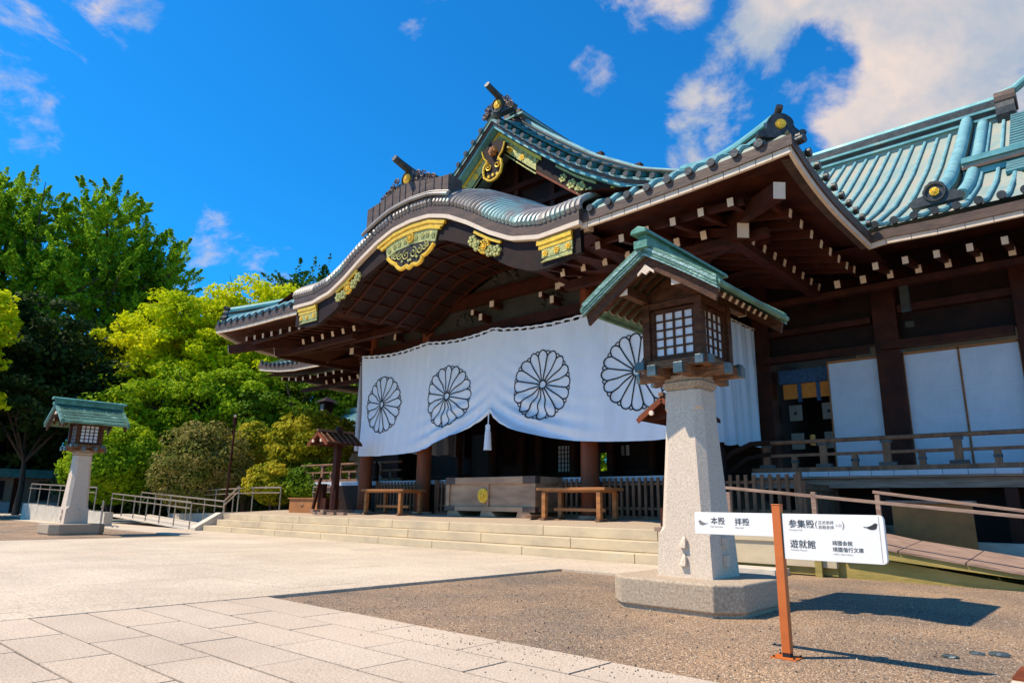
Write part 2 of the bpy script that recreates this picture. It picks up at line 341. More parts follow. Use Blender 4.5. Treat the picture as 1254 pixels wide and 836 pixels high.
def split_build(m, name, mats, parent=None, **kw):
    """one object for every connected piece"""
    par = list(range(len(m.v)))
    def fd(a):
        while par[a] != a: par[a] = par[par[a]]; a = par[a]
        return a
    for f in m.f:
        for q in f[1:]: par[fd(f[0])] = fd(q)
    groups = {}
    for i, f in enumerate(m.f): groups.setdefault(fd(f[0]), []).append(i)
    for ids in groups.values():
        p = MB(); mp = {}
        for i in ids:
            for q in m.f[i]:
                if q not in mp: mp[q] = len(p.v); p.v.append(m.v[q])
            p.f.append(tuple(mp[q] for q in m.f[i])); p.m.append(m.m[i])
        p.build(name, mats, parent, **kw)
def copy_tree(o, parent=None):
    c = o.copy(); COL.objects.link(c); c.parent = parent
    for ch in o.children: copy_tree(ch, c)
    return c
def lerp(a, b, t): return a + (b - a) * t
def table(pts):
    xs = np.array([p[0] for p in pts], float); zs = np.array([p[1] for p in pts], float)
    # smooth monotone-ish interpolation: dense linear table blurred
    xx = np.linspace(xs[0], xs[-1], 400); zz = np.interp(xx, xs, zs)
    w = 25; ker = np.hanning(w); ker /= ker.sum()
    pad = np.concatenate([2 * zz[0] - zz[w:0:-1], zz, 2 * zz[-1] - zz[-2:-w - 2:-1]])
    sm = np.convolve(pad, ker, 'same')[w:-w]
    return lambda x: float(np.interp(x, xx, sm))

XC = -13.6           # centre line of the hall
def floor_z(y): return 0.59 + 0.05 * (max(11.6, min(y, 14.3)) - 11.6)

# ------------------------------------------------------------------ ground
g = MB()
def gq(x0, x1, y0, y1, z=0): g.add([(x0, y0, z), (x1, y0, z), (x1, y1, z), (x0, y1, z)], [(0, 1, 2, 3)])
gq(-400, 400, -400, 400)
g.build('ground', 'gravel', kind='structure')

def slabs(name, cells, matname, z, gap, tone_amp, thick=0.05):
    m = MB(); tones = []
    for (x0, x1, y0, y1) in cells:
        k = len(m.f); h = gap / 2; zz = z + random.uniform(-.0012, .0012)
        j = lambda: random.uniform(-.004, .004)
        a, b, c, d = (x0 + h + j(), y0 + h + j()), (x1 - h + j(), y0 + h + j()), (x1 - h + j(), y1 - h + j()), (x0 + h + j(), y1 - h + j())
        m.add([(*a, z - thick), (*b, z - thick), (*c, z - thick), (*d, z - thick), (*a, zz), (*b, zz), (*c, zz), (*d, zz)],
              [(4, 5, 6, 7), (0, 1, 5, 4), (1, 2, 6, 5), (2, 3, 7, 6), (3, 0, 4, 7)])
        t = 1 + random.uniform(-tone_amp, tone_amp); w = random.uniform(-.02, .02)
        tones += [(t, t * (1 + w * .5), t * (1 + w), 1)] * 5
    o = m.build(name, matname, kind='structure')
    at = o.data.attributes.new('tone', 'FLOAT_COLOR', 'FACE')
    # order of faces is kept by from_pydata
    at.data.foreach_set('color', np.array(tones, dtype=np.float32).ravel())
    return o
# the path running along the hall: rows of staggered slabs
cells = []; ys = [-3.8, -3.3, -2.87, -2.44, -2.01, -1.58, -1.15, -.72, -.29, .14, .57, 1.0, 1.43, 1.85, 2.28, 2.70, 3.12, 3.53, 4.0]
for r_ in range(len(ys) - 1):
    x = -7.05
    off = 0 if r_ % 2 == 0 else .49
    cuts = [-7.05] + [(-6.1 + .97 * k + off) for k in range(0, 30) if (-6.1 + .97 * k + off) > -7.0] 
    if off: cuts = [-7.05] + [-5.6 + .97 * k for k in range(0, 30)]
    else: cuts = [-7.05] + [-6.1 + .975 * k for k in range(0, 30)]
    for a, b in zip(cuts[:-1], cuts[1:]): cells.append((a, b, ys[r_], ys[r_ + 1]))
slabs('path', cells, 'paving', 0.03, 0.016, 0.035)
m = MB(); m.box(-7.05, 22, -3.8, 3.99, -.1, 0.022); m.build('path_bedding', 'joint', kind='structure')
# plaza: large slabs, thin joints
cells = []
xs_ = [-7.06, -7.5, -9.3, -11.4, -13.6, -15.8, -17.9, -19.7, -20.14]
ysp = [-14, -10, -7, -4.2, -2.0, 0.2, 1.9, 3.6, 5.4, 7.2, 9.08]
for i in range(len(xs_) - 1):
    for j in range(len(ysp) - 1):
        sh = 0.9 if (i % 2 and 0 < j < len(ysp) - 1) else 0
        sh2 = 0.9 if (i % 2 and j + 1 < len(ysp) - 1) else 0
        cells.append((xs_[i + 1], xs_[i], ysp[j] + sh, ysp[j + 1] + sh2))
x = -40.0
while x < -5.2:
    cells.append((x, min(x + 2.1, -5.2), 9.08, 10.94)); x += 2.1
slabs('plaza', cells, 'plaza', 0.032, 0.004, 0.025)
m = MB(); m.box(-20.13, -7.07, -14, 9.1, -.1, 0.026); m.box(-39.9, -5.25, 9.1, 10.9, -.1, .026); m.build('plaza_bedding', 'joint', kind='structure')
# far yard paving at the left
m = MB(); m.box(-75, -24.5, 10.96, 16.5, -.05, 0.03); o = m.build('yard', 'stoneramp', kind='structure')

# loose stones lying on the paving edge and larger stones in the gravel
m = MB()
for i in range(2300):
    x = random.uniform(-7.0, 2.5); y = random.uniform(4.02, 9.0)
    if i < 280:
        x = random.gauss(-3.2, .8); y = 4.0 - abs(random.gauss(0, .35))
    s_ = random.uniform(.004, .008) if i < 280 else random.uniform(.005, .012)
    z0 = .031 if y < 4 else 0.0
    a = random.uniform(0, 6.28); hh = s_ * random.uniform(.8, 1.4)
    vs = [(x + s_ * math.cos(a + t) * random.uniform(.7, 1.2), y + s_ * math.sin(a + t) * random.uniform(.7, 1.2), z0) for t in (0, 1.57, 3.14, 4.71)]
    vs.append((x + random.uniform(-.3, .3) * s_, y, z0 + hh))
    m.add(vs, [(0, 1, 4), (1, 2, 4), (2, 3, 4), (3, 0, 4)], random.choice((0, 0, 1, 1)))
m.build('loose_grit', ['joint', 'granite_base', 'granite'], kind='stuff', label='scattered grit and pebbles on the gravel and along the slab edge', cat='gravel')

def rock(name, x, y, r, label):
    bm = bmesh.new(); bmesh.ops.create_icosphere(bm, subdivisions=2, radius=r)
    for v in bm.verts:
        v.co *= 1 + random.uniform(-.14, .14); v.co.z *= .42; v.co.x *= 1.3
    me = bpy.data.meshes.new(name); bm.to_mesh(me); bm.free(); me.materials.append(M['cap_metal'])
    o = bpy.data.objects.new(name, me); o.location = (x, y, r * .12); link(o, None, label, 'stone', 'flat stones lying in the gravel')
rock('field_stone', -1.17, 5.97, .045, 'small dark stone in the gravel, nearest to the sign post shadow')
rock('field_stone', -1.05, 6.25, .04, 'pale pebble cluster stone in the gravel behind the dark one')
rock('field_stone', -.92, 6.3, .055, 'flat grey stone in the gravel at the right')
m = MB(); m.box(-.74, .2, 5.40, 5.82, 0, .03); m.box(-.74, .2, 5.3, 5.395, 0, .015, 1)
m.build('drain_cover', ['wood_red', 'granite'], label='red brown flat cover with pale kerb in the gravel at the right edge', cat='drain cover')

# ================================================================== THE HALL
hall = thing('shrine_hall', (XC, 14.3, 0), 'large dark timber shrine hall with green copper roofs, a curved front gable and gilt fittings', 'shrine hall')
YE = 10.57                       # front eave line
XL, XR = -23.75, -3.45           # its two corners
SLAB = 0.42
def zw(x):                       # white eave strip along the front, rising to the corners
    t = abs(x - XC) / 10.1
    return 6.46 + .22 * t ** 4 + (0.15 * min(1, (XC - x) / 6) if x < XC else 0)
def zs(y, corner, flat=6.33):    # the same strip along the sides
    t = max(0, (13.6 - y) / 3.03)
    return lerp(flat, corner, t ** 2.6)
def zwing(x): return 6.33 + .05 * max(0, (-2.2 - x)) / 1.3 if x > -8 else 6.40
g_roof = table([(0, 13.15), (.6, 12.62), (1.3, 12.02), (2.2, 11.3), (3.1, 10.6), (4.7, 9.62), (6.6, 8.86), (8.4, 7.85), (10.15, 6.9)])
g_roof_l = lambda d: g_roof(d)
wingz = table([(15, 6.75), (16.23, 7.22), (17.6, 7.95), (19.04, 8.73), (21.9, 10.74), (24.2, 12.6), (25, 13.25)])
YG = 14.0                        # plane of the gable verge
def skirt_z(x, y):
    t = (y - YE) / (14.35 - YE); z0 = zw(x) + SLAB - .12
    return lerp(z0, 8.98, .88 * t + .12 * t * t) - .10 * math.sin(math.pi * min(1, t)) + .17 * (1 - math.exp(-max(0, y - YE) / .14)) * (1 - t)

def kw_(d): return float(np.interp(abs(d), (0, .7, 1.4, 2.1, 2.8, 3.5, 4.3, 5.4), (8.02, 7.97, 7.76, 7.40, 6.97, 6.63, 6.46, 6.50)))
# --- roof surfaces
R = MB()
# front skirt
P = []
for j in range(9):
    y = lerp(YE, 14.35, j / 8); d = y - YE
    P.append(y)
for xa_, xb_, k_ in ((XL, -17.9, 26), (-17.9, -7.7, 40), (-7.7, XR, 22)):
    G = []
    for i in range(k_ + 1):
        x = lerp(xa_, xb_, i / k_); ym = min(14.35, YE + min(x - XL, XR - x)); y0 = YE
        if -17.9 <= x <= -7.7:
            y0 = 11.2
            while skirt_z(x, y0) < kw_(x + 13.0) + .42 and y0 < 14.2: y0 += .05
        G.append([(x, lerp(y0, ym, (j / 10) ** 1.5), skirt_z(x, lerp(y0, ym, (j / 10) ** 1.5))) for j in range(11)])
    R.grid(G)
# upper gable roof both slopes, sweeping back
for sgn in (1, -1):
    P = []
    for i in range(25):
        d = 6.75 * i / 24
        P.append([(XC + sgn * d, y, g_roof(d)) for y in (YG + .02, 17, 20, 23, 27, 36)])
    R.grid(P)
    # side slope down to the side eave, in front cut by the hip
    P = []
    for i in range(13):
        d = lerp(6.7, 10.13, i / 12)
        y0 = YE + (10.13 - d) * 1.05
        y1 = 15.0
        while wingz(y1) < lerp(g_roof(d), 6.75, (i / 12) ** 3) and y1 < 24: y1 += .05
        P.append([(XC + sgn * d, lerp(y0, y1, k / 12), lerp(g_roof(d), zs(lerp(y0, y1, k / 12), zw(XR)) + SLAB, (i / 12) ** 3)) for k in range(13)])
    R.grid(P)
R.build('roof', ['copper_panel'], hall, smooth=True)
# wings: front slope, plain rear slope, side hip
for sgn, nm in ((1, 'wing_roof'), (-1, 'wing_roof')):
    Wg = MB(); xcn = 15.2        # corner distance from centre
    P = []
    for i in range(44):
        d = lerp(3.0, xcn, i / 43)
        ymax = 25 if d < 12.5 else 15 + (xcn - d) * 2.05
        P.append([(XC + sgn * d, lerp(15, max(15.001, ymax), k / 20), wingz(lerp(15, max(15.001, ymax), k / 20)) + (.30 * max(0, (d - 12.6) / 2.6) ** 2) * (1 - k / 20)) for k in range(21)])
    Wg.grid(P)
    P2 = [[(XC + sgn * d, 50 - lerp(15, 25, k / 12), wingz(lerp(15, 25, k / 12))) for k in range(13)] for d in np.linspace(3, 12.5, 6)]
    Wg.grid(P2)
    # side slope under the wing gable
    Wg.grid([[(XC + sgn * lerp(12.5, xcn, t), lerp(20.6, 15, t) + (50 - 2 * lerp(20.6, 15, t)) * u, lerp(9.75, 7.0, t)) for u in (0, .25, .5, .75, 1)] for t in (0, .5, 1)])
    # ribs running down the slope, each ending in a round tile at the eave
    k = 0; x = 3.35 if sgn == 1 else 3.35
    while x < xcn - .1:
        ymax = 24.9 if x < 12.5 else 15 + (xcn - x) * 2.05
        pts = [(XC + sgn * x, y, wingz(y) + .055 + (.30 * max(0, (x - 12.6) / 2.6) ** 2) * (1 - (y - 15) / max(.1, ymax - 15))) for y in np.linspace(14.93, ymax, 14)]
        if len(pts) > 1 and ymax > 15.3: Wg.tube(pts, .05, 7, 1, True)
        px = XC + sgn * x
        Wg.cyl((px, 14.90, pts[0][2]), (px, 14.99, pts[0][2] + .01), .08, seg=10, mi=2)
        x += .365
    Wg.build(nm, ['copper_panel', 'copper_rib', 'copper_dark'], hall, smooth=True)
RbL = MB(); RbR = MB()
# front ribs
def lerp_pts(a, b): return [lerp(a, b, t) for t in (0, .03, .07, .13, .25, .5, .75, 1)]
Rb = MB()
x = XL + .25
while x < XR - .05:
    d = min(x - XL, XR - x)
    ymax = min(14.3, YE + d)
    if not (-16.5 < x < -9.3):
        y0 = YE - .04
        if -18.1 < x < -7.75: y0 = 11.9
        pts = [(x, y, skirt_z(x, max(y, YE)) + .045) for y in lerp_pts(y0, ymax)]
        Rb = RbL if x < XC else RbR
        Rb.tube(pts, .065, 7, 0, True)
        if y0 < 11: Rb.cyl((x, YE - .10, pts[0][2]), (x, YE - .04, pts[0][2]), .078, seg=10, mi=1)
    x += .435
for sgn, xe in ((1, XR), (-1, XL)):
    y = YE + .3
    while y < 14.9:
        dmin = 10.13 - (y - YE) / 1.05
        pts = []
        for i in range(8):
            d = lerp(max(6.75, dmin), 10.2, i / 7); t = max(0, (d - 6.7) / 3.43)
            pts.append((XC + sgn * d, y, lerp(g_roof(d), zs(y, zw(XR)) + SLAB, min(1, t) ** 3) + .045))
        Rb = RbR if sgn == 1 else RbL
        Rb.tube(pts, .055, 7, 0, True)
        Rb.cyl((xe + sgn * .02, y, pts[-1][2]), (xe + sgn * .10, y, pts[-1][2]), .078, seg=10, mi=1)
        y += .435
for Rb in (RbL, RbR): Rb.build('roof_rib_tiles', ['copper_rib', 'copper_dark'], hall, smooth=True)

# --- eave boards: dark fascia over a white strip
def eave(path, name='eave_board', white=True):
    m = MB()
    m.sweep(path, [(.0, .11), (.05, .11), (.05, .30), (-.05, .34), (-.25, .34), (-.25, .11)], 0)
    m.sweep(path, [(-.05, 0), (.015, 0), (.015, .108), (-.05, .108)], 1)
    for a, b in zip(path[:-1], path[1:]):
        a = Vector(a); b = Vector(b); L_ = (b - a).length
        if abs(a.y - b.y) > .2 or L_ > 3: continue
        m.box(b.x - .004, b.x + .004, b.y - .018, b.y - .0152, b.z + .002, b.z + .106, 2)
    return m.build(name, ['copper_brown', 'white', 'wood_dark'], hall)
n_ = 22
pL = [(XL, y, zs(y, zw(XL), 6.36)) for y in np.linspace(15.0, YE, 12)] + [(x, YE, zw(x)) for x in np.linspace(XL, -17.95, 14)[1:]]
pR = [(x, YE, zw(x)) for x in np.linspace(-7.8, XR, 16)] + [(XR, y, zs(y, zw(XR))) for y in np.linspace(YE, 15.0, 16)[1:]] + \
     [(x, 15.0, zwing(x)) for x in np.linspace(XR + .3, 1.0, 10)] + [(1.3, 15.0, 6.42), (1.6, 15.0, 6.55), (1.6, 20, 6.4), (1.6, 30, 6.4)]
eave(pL); eave(pR)
pLW = [(-28.9, 30, 6.4), (-28.9, 19, 6.40), (-28.9, 15.0, 6.80), (-28.3, 15.0, 6.68), (-27.2, 15, 6.52), (-26, 15, 6.42), (XL + .3, 15.0, 6.38)]
eave(pLW)

# --- cusped front gable (karahafu)
KX = -13.0; KY = 10.42; KW = 5.38
kw_tab = table([(0, 8.02), (.7, 7.97), (1.4, 7.76), (2.1, 7.40), (2.8, 6.97), (3.5, 6.63), (4.3, 6.46), (5.4, 6.50)])
def kw(d):
    z = kw_tab(abs(d))
    return z + (.20 * max(0, min(1, (-d - 1.5) / 2.5)) if d < 0 else 0)
def kpath(y, dz=0, n=72, half=KW): return [(KX + d, y, kw(d) + dz) for d in np.linspace(-half, half, n)]
def knorm(d):
    e = .05; s_ = (kw(d + e) - kw(d - e)) / (2 * e); v = Vector((-s_, 0, 1)).normalized(); return v
def karc(y, off, half=KW, n=72):
    r_ = []
    for d in np.linspace(-half, half, n):
        v = knorm(d); r_.append((KX + d + v.x * off, y, kw(d) + v.z * off))
    return r_
def kband(m, y0, y1, o0, o1, mi=0, half=KW, n=72):
    A = karc(y0, o0, half, n); B = karc(y0, o1, half, n); A2 = karc(y1, o0, half, n); B2 = karc(y1, o1, half, n)
    m.grid([A, B, B2, A2, A], mi)
    for e in (0, -1): m.add([A[e], B[e], B2[e], A2[e]], [(0, 1, 2, 3)], mi)
K = MB()
kband(K, KY - .015, KY + .5, .02, .115, 1)             # white strip
kband(K, KY, KY + .55, .118, .35, 0)                 # dark fascia
kband(K, KY + .05, KY + .45, .352, .42, 0)
K.build('curved_gable_fascia', ['copper_brown', 'white'], hall, smooth=True)
# rolled ribs lying over the edge and running back
K = MB()
sl = [0]; dd = np.linspace(-KW, KW, 800)
for a, b in zip(dd[:-1], dd[1:]): sl.append(sl[-1] + math.hypot(b - a, kw(b) - kw(a)))
sl = np.array(sl); tot = sl[-1]; nr = int(tot / .128)
for i in range(nr + 1):
    d = float(np.interp(tot * i / nr, sl, dd)); v = knorm(d)
    base = Vector((KX + d, 0, kw(d)))
    pr = [(KY + .04, .38), (KY + .0, .43), (KY + .02, .50), (KY + .09, .59), (KY + .24, .71), (KY + .55, .88), (KY + 1.0, 1.04), (KY + 1.8, 1.16), (14.2, 1.18)]
    pts = [(base.x + v.x * o, y, base.z + v.z * o) for y, o in pr]
    K.tube(pts, .068, 8, 0, True)
K.build('curved_gable_roll_tiles', 'roll', hall, smooth=True)
K = MB()
K.grid([karc(KY + .09, .48), karc(KY + .24, .64), karc(KY + .55, .83), karc(KY + 1.0, .99), karc(KY + 1.8, 1.11), karc(14.3, 1.13)])
K.grid([karc(KY + .4, -.05), karc(14.3, -.05)], 1)
K.build('curved_gable_roof', ['roll', 'wood'], hall, smooth=True)
# carved bargeboard under it
K = MB(); n = 72
A = karc(KY + .10, -.005, KW - .05, n); A2 = karc(KY + .22, -.005, KW - .05, n)
def kb_low(d): return -.50 - .14 * math.exp(-((abs(d) - 4.3) / .8) ** 2) - .10 * math.exp(-(d / .9) ** 2) + .1 * math.exp(-((abs(d) - 2.6) / .8) ** 2)
B = []; B2 = []
for i, d in enumerate(np.linspace(-KW + .05, KW - .05, n)):
    v = knorm(d); o = kb_low(d); B.append((KX + d + v.x * o, KY + .10, kw(d) + v.z * o)); B2.append((B[-1][0], KY + .22, B[-1][2]))
K.grid([A, B, B2, A2, A])
K.build('curved_bargeboard', 'wood_dark', hall, smooth=True)
# vault below: boards and curved ribs
V = MB()
vd = [d for d in np.linspace(-3.45, 2.95, 44)]
def vz(d, off=0): return kw_(d) - .20 - .03 * abs(d) + off
V.grid([[(KX + d, y, vz(d)) for d in vd] for y in (KY + .3, 12, 14.2)], 0)
for y in np.arange(KY + .55, 14.2, .62):
    A = [(KX + d, y - .035, vz(d)) for d in vd]; B = [(KX + d, y - .035, vz(d, -.07)) for d in vd]
    A2 = [(p[0], y + .035, p[2]) for p in A]; B2 = [(p[0], y + .035, p[2]) for p in B]
    V.grid([A, B, B2, A2], 1)
for d in np.linspace(-3.3, 2.8, 13):
    V.bar((KX + d, KY + .35, vz(d, -.03)), (KX + d, 14.2, vz(d, -.02)), .045, .05, 1)
V.build('vault_ceiling', ['wood_dark', 'wood'], hall)

# gilt plates on the curved bargeboard
def kpt(d, o):
    v = knorm(d); return (KX + d + v.x * o, kw(d) + v.z * o)
def gold_strip(m, d0, d1, o0, o1, y, mi, n=24, th=.03, wob=0):
    A = [];
    for i in range(n + 1):
        d = lerp(d0, d1, i / n); A.append(kpt(d, o0))
    for i in range(n, -1, -1):
        d = lerp(d0, d1, i / n); A.append(kpt(d, o1 + wob * abs(math.sin(i / n * math.pi * 5))))
    m.prism(A, y - th, y, mi)
def flower(m, cx_, cz_, r, y, petals=6, mi=0, th=.03):
    for k in range(petals):
        a = 2 * math.pi * k / petals
        px, pz = cx_ + r * .62 * math.cos(a), cz_ + r * .62 * math.sin(a)
        m.tube([(px, y, pz), (px, y - th, pz)], r * .36, 10, mi, True, [r * .36, r * .27])
    m.tube([(cx_, y, cz_), (cx_, y - th * 1.4, cz_)], r * .32, 12, mi, True, [r * .32, r * .2])
def spiral(m, cx_, cz_, r, y, flip=1, mi=0, turns=1.35, w=.016, a0=0):
    pts = []
    for i in range(26):
        t = i / 25; a = a0 + flip * t * turns * 2 * math.pi; rr = r * (1 - .82 * t)
        pts.append((cx_ + rr * math.cos(a), y, cz_ + rr * math.sin(a)))
    m.tube(pts, w, 5, mi)
yk = KY + .085
def crown(d0, d1):
    m = MB()
    gold_strip(m, d0 - .1, d1 + .1, -.02, -.11, yk, 0, th=.07)
    gold_strip(m, d0 - .04, d1 + .04, -.112, -.17, yk, 0, th=.045)
    gold_strip(m, d0 + .02, d1 - .02, -.172, -.25, yk, 0, th=.06)
    return m
m = crown(-1.28, 1.22)
gold_strip(m, -1.1, 1.1, -.252, -.56, yk, 1, th=.03)
for i in range(9):
    flower(m, *kpt(-.98 + i * .245, -.40), .085, yk - .03, 6, 1, .02)
flower(m, *kpt(0.02, -.38), .15, yk - .045, 12, 0, .03)
m.build('gilt_plate', ['gold', 'gold_old'], hall, label='large gilt plate at the crown of the curved gable')
m = MB(); poly = []
for i in range(25): poly.append(kpt(lerp(-1.05, 1.12, i / 24), -.565))
for i in range(32, -1, -1):
    t = i / 32; d = lerp(-1.05, 1.12, t)
    o = -.62 - .50 * math.sin(math.pi * t) ** .8 - .09 * abs(math.sin(t * math.pi * 5))
    poly.append(kpt(d, o))
m.prism(poly, yk - .02, yk + .05, 0)
rim = [(a, yk - .05, b) for a, b in poly[25:]]
m.tube(rim, .055, 6, 1)
for sg in (-1, 1):
    for q, (d, o, r) in enumerate(((.20, -.80, .15), (.44, -.76, .12), (.66, -.71, .10), (.86, -.66, .07))):
        p = kpt(sg * d, o); spiral(m, p[0], p[1], r, yk - .045, -sg, 2, a0=math.pi / 2)
for d in (-.35, -.1, .12, .36):
    p = kpt(d, -1.0 + abs(d) * .2); m.tube([(p[0], yk - .03, p[1]), (p[0], yk - .06, p[1])], .04, 8, 2)
m.build('gilt_pendant', ['black', 'gold', 'gold_old'], hall, smooth=True)
for d0, d1 in ((2.35, 3.2), (-3.25, -2.3)):
    m = MB(); gold_strip(m, d0, d1, -.03, -.10, yk, 0, th=.05)
    for i in range(5):
        p = kpt(lerp(d0 + .05, d1 - .05, i / 4), -.27 - .05 * (i % 2)); flower(m, p[0], p[1], .15 if i != 2 else .19, yk, 6 if i != 2 else 12, 0 if i == 2 else 1, .05)
    m.build('gilt_flower_fitting', ['gold', 'gold_old'], hall)
for sg in (1, -1):
    d0, d1 = (4.25, 5.15) if sg == 1 else (-5.15, -4.2)
    m = MB(); gold_strip(m, d0, d1, -.02, -.12, yk, 0, th=.07); gold_strip(m, d0 + .05, d1, -.122, -.22, yk, 0, th=.05)
    gold_strip(m, d0 + .12, d1, -.222, -.42, yk, 1, th=.04)
    A = [kpt(lerp(d0, d1, .1), -.50), kpt(lerp(d0, d1, .3), -.42), kpt(lerp(d0, d1, .6), -.42), kpt(lerp(d0, d1, .98), -.42), kpt(lerp(d0, d1, .98), -.52)]
    m.prism(A, yk - .03, yk, 1)
    for i in range(3): flower(m, *kpt(lerp(d0 + .2, d1 - .1, i / 2), -.33), .08, yk - .04, 6, 0, .02)
    m.build('gilt_end_plate', ['gold', 'gold_old'], hall)

# --- roof-end ornament: scrolled plate with gilt crest and a horn
def crest_disc(parent, c, r, ydir=-1, axis='y'):
    m = MB(); x, y, z = c
    m.tube([(x, y, z), (x, y + ydir * .05, z)], r, 24, 0, True)
    for k in range(16):
        a = 2 * math.pi * k / 16
        m.tube([(x + .35 * r * math.cos(a), y + ydir * .055, z + .35 * r * math.sin(a)), (x + .86 * r * math.cos(a), y + ydir * .05, z + .86 * r * math.sin(a))], r * .1, 6, 0)
    m.tube([(x, y, z), (x, y + ydir * .08, z)], r * .26, 12, 0, True)
    return m.build('gilt_crest', 'gold', parent, smooth=True)
def ornament(c, s, horn=True, w=1.0, scrolls=True, cr_=.22):
    x, y, z = c; m = MB()
    poly = []
    for i in range(33):
        t = i / 32; a = math.pi * t
        r = s * (.5 + .03 * abs(math.sin(a * 6)))
        poly.append((x + r * math.cos(a) * .82, z + r * math.sin(a)))
    poly = [(x + s * .85 * w, z - s * .42), (x + s * .95 * w, z - s * .2), (x + s * .7 * w, z - s * .05)] + poly + [(x - s * .7 * w, z - s * .05), (x - s * .95 * w, z - s * .2), (x - s * .85 * w, z - s * .42)]
    m.prism(poly, y, y + s * .35, 0)
    ring = [(x + s * .36 * math.cos(a), y - .02, z + s * .04 + s * .36 * math.sin(a)) for a in np.linspace(0, 2 * math.pi, 25)]
    m.tube(ring, s * .05, 6, 0)
    if scrolls:
        for sg in (-1, 1):
            for q in range(4 if w > 1.2 else 3):
                u = .55 + .26 * q * (1 if w > 1.2 else .55)
                spiral(m, x + sg * s * u * (w if w < 1.3 else 1.25), z + s * (.12 - .17 * q), s * .17, y - .03, sg, 1, w=s * .035, a0=random.random() * 6)
                spiral(m, x + sg * s * (u + .05), z + s * (-.2 - .09 * q), s * .12, y - .03, -sg, 1, w=s * .03, a0=random.random() * 6)
    o = m.build('roof_end_ornament', ['copper_dark', 'copper_brown'], hall, smooth=True)
    crest_disc(o, (x, y - .0, z + s * .05), s * cr_)
    if horn:
        h = MB(); h.tube([(x, y + s * .5, z + s * .42), (x, y + s * .05, z + s * .50), (x, y - s * .45, z + s * .63), (x, y - s * .80, z + s * .74)], s * .16, 10, 0, True, [s * .17, s * .17, s * .155, s * .15])
        h.build('horn', 'copper_dark', o, smooth=True)
    return o
# ridge of the curved gable: panelled base carrying the ornament
m = MB(); bx0, bx1 = -1.62, 1.18
A = [kpt(d, .72) for d in np.linspace(bx0, bx1, 16)]
top = [(p[0], max(p[1] + .38, 8.93 + .10 * ((p[0] - KX) / 1.4) * 0 )) for p in A]
top = [(p[0], 9.12 + .12 * math.exp(-((p[0] + 13.25) / .8) ** 2) - .10 * abs(p[0] + 13.25)) for p in A]
m.grid([[(p[0], KY + .02, p[1] - .05) for p in A], [(p[0], KY + .02, p[1]) for p in top], [(p[0], KY + .5, p[1]) for p in top], [(p[0], KY + .5, p[1] - .05) for p in A]])
m.grid([[(p[0], KY + .02, p[1] - .05) for p in A], [(p[0], KY + .5, p[1] - .05) for p in A]])
for e in (0, -1):
    m.add([(A[e][0], KY + .02, A[e][1] - .05), (top[e][0], KY + .02, top[e][1]), (top[e][0], KY + .5, top[e][1]), (A[e][0], KY + .5, A[e][1] - .05)], [(0, 1, 2, 3)])
for i in range(1, 12):
    d = lerp(bx0, bx1, i / 12); px, pz = kpt(d, .72); t = 9.12 + .12 * math.exp(-((px + 13.25) / .8) ** 2) - .10 * abs(px + 13.25)
    m.box(px - .008, px + .008, KY + .005, KY + .03, pz, t - .01, 1)
for o_, th in ((.62, .045), (.69, .04)):
    m.tube([(*[kpt(d, o_)[0]], KY - .06 + (.62 - o_) * -.5, kpt(d, o_)[1]) for d in np.linspace(bx0 - .1, bx1 + .1, 20)], th, 8, 2)
m.build('gable_ridge_panel', ['copper_brown', 'copper_dark', 'roll'], hall)
m = MB(); m.box(-13.6, -13.0, KY + .4, 14.4, 8.85, 9.30); m.tube([(-13.3, KY + .4, 9.33), (-13.3, 14.4, 9.33)], .13, 10, 1); m.build('curved_gable_ridge', ['copper_brown', 'copper_rib'], hall)
ornament((-13.32, KY + .12, 9.38), .62, True, 1.7)

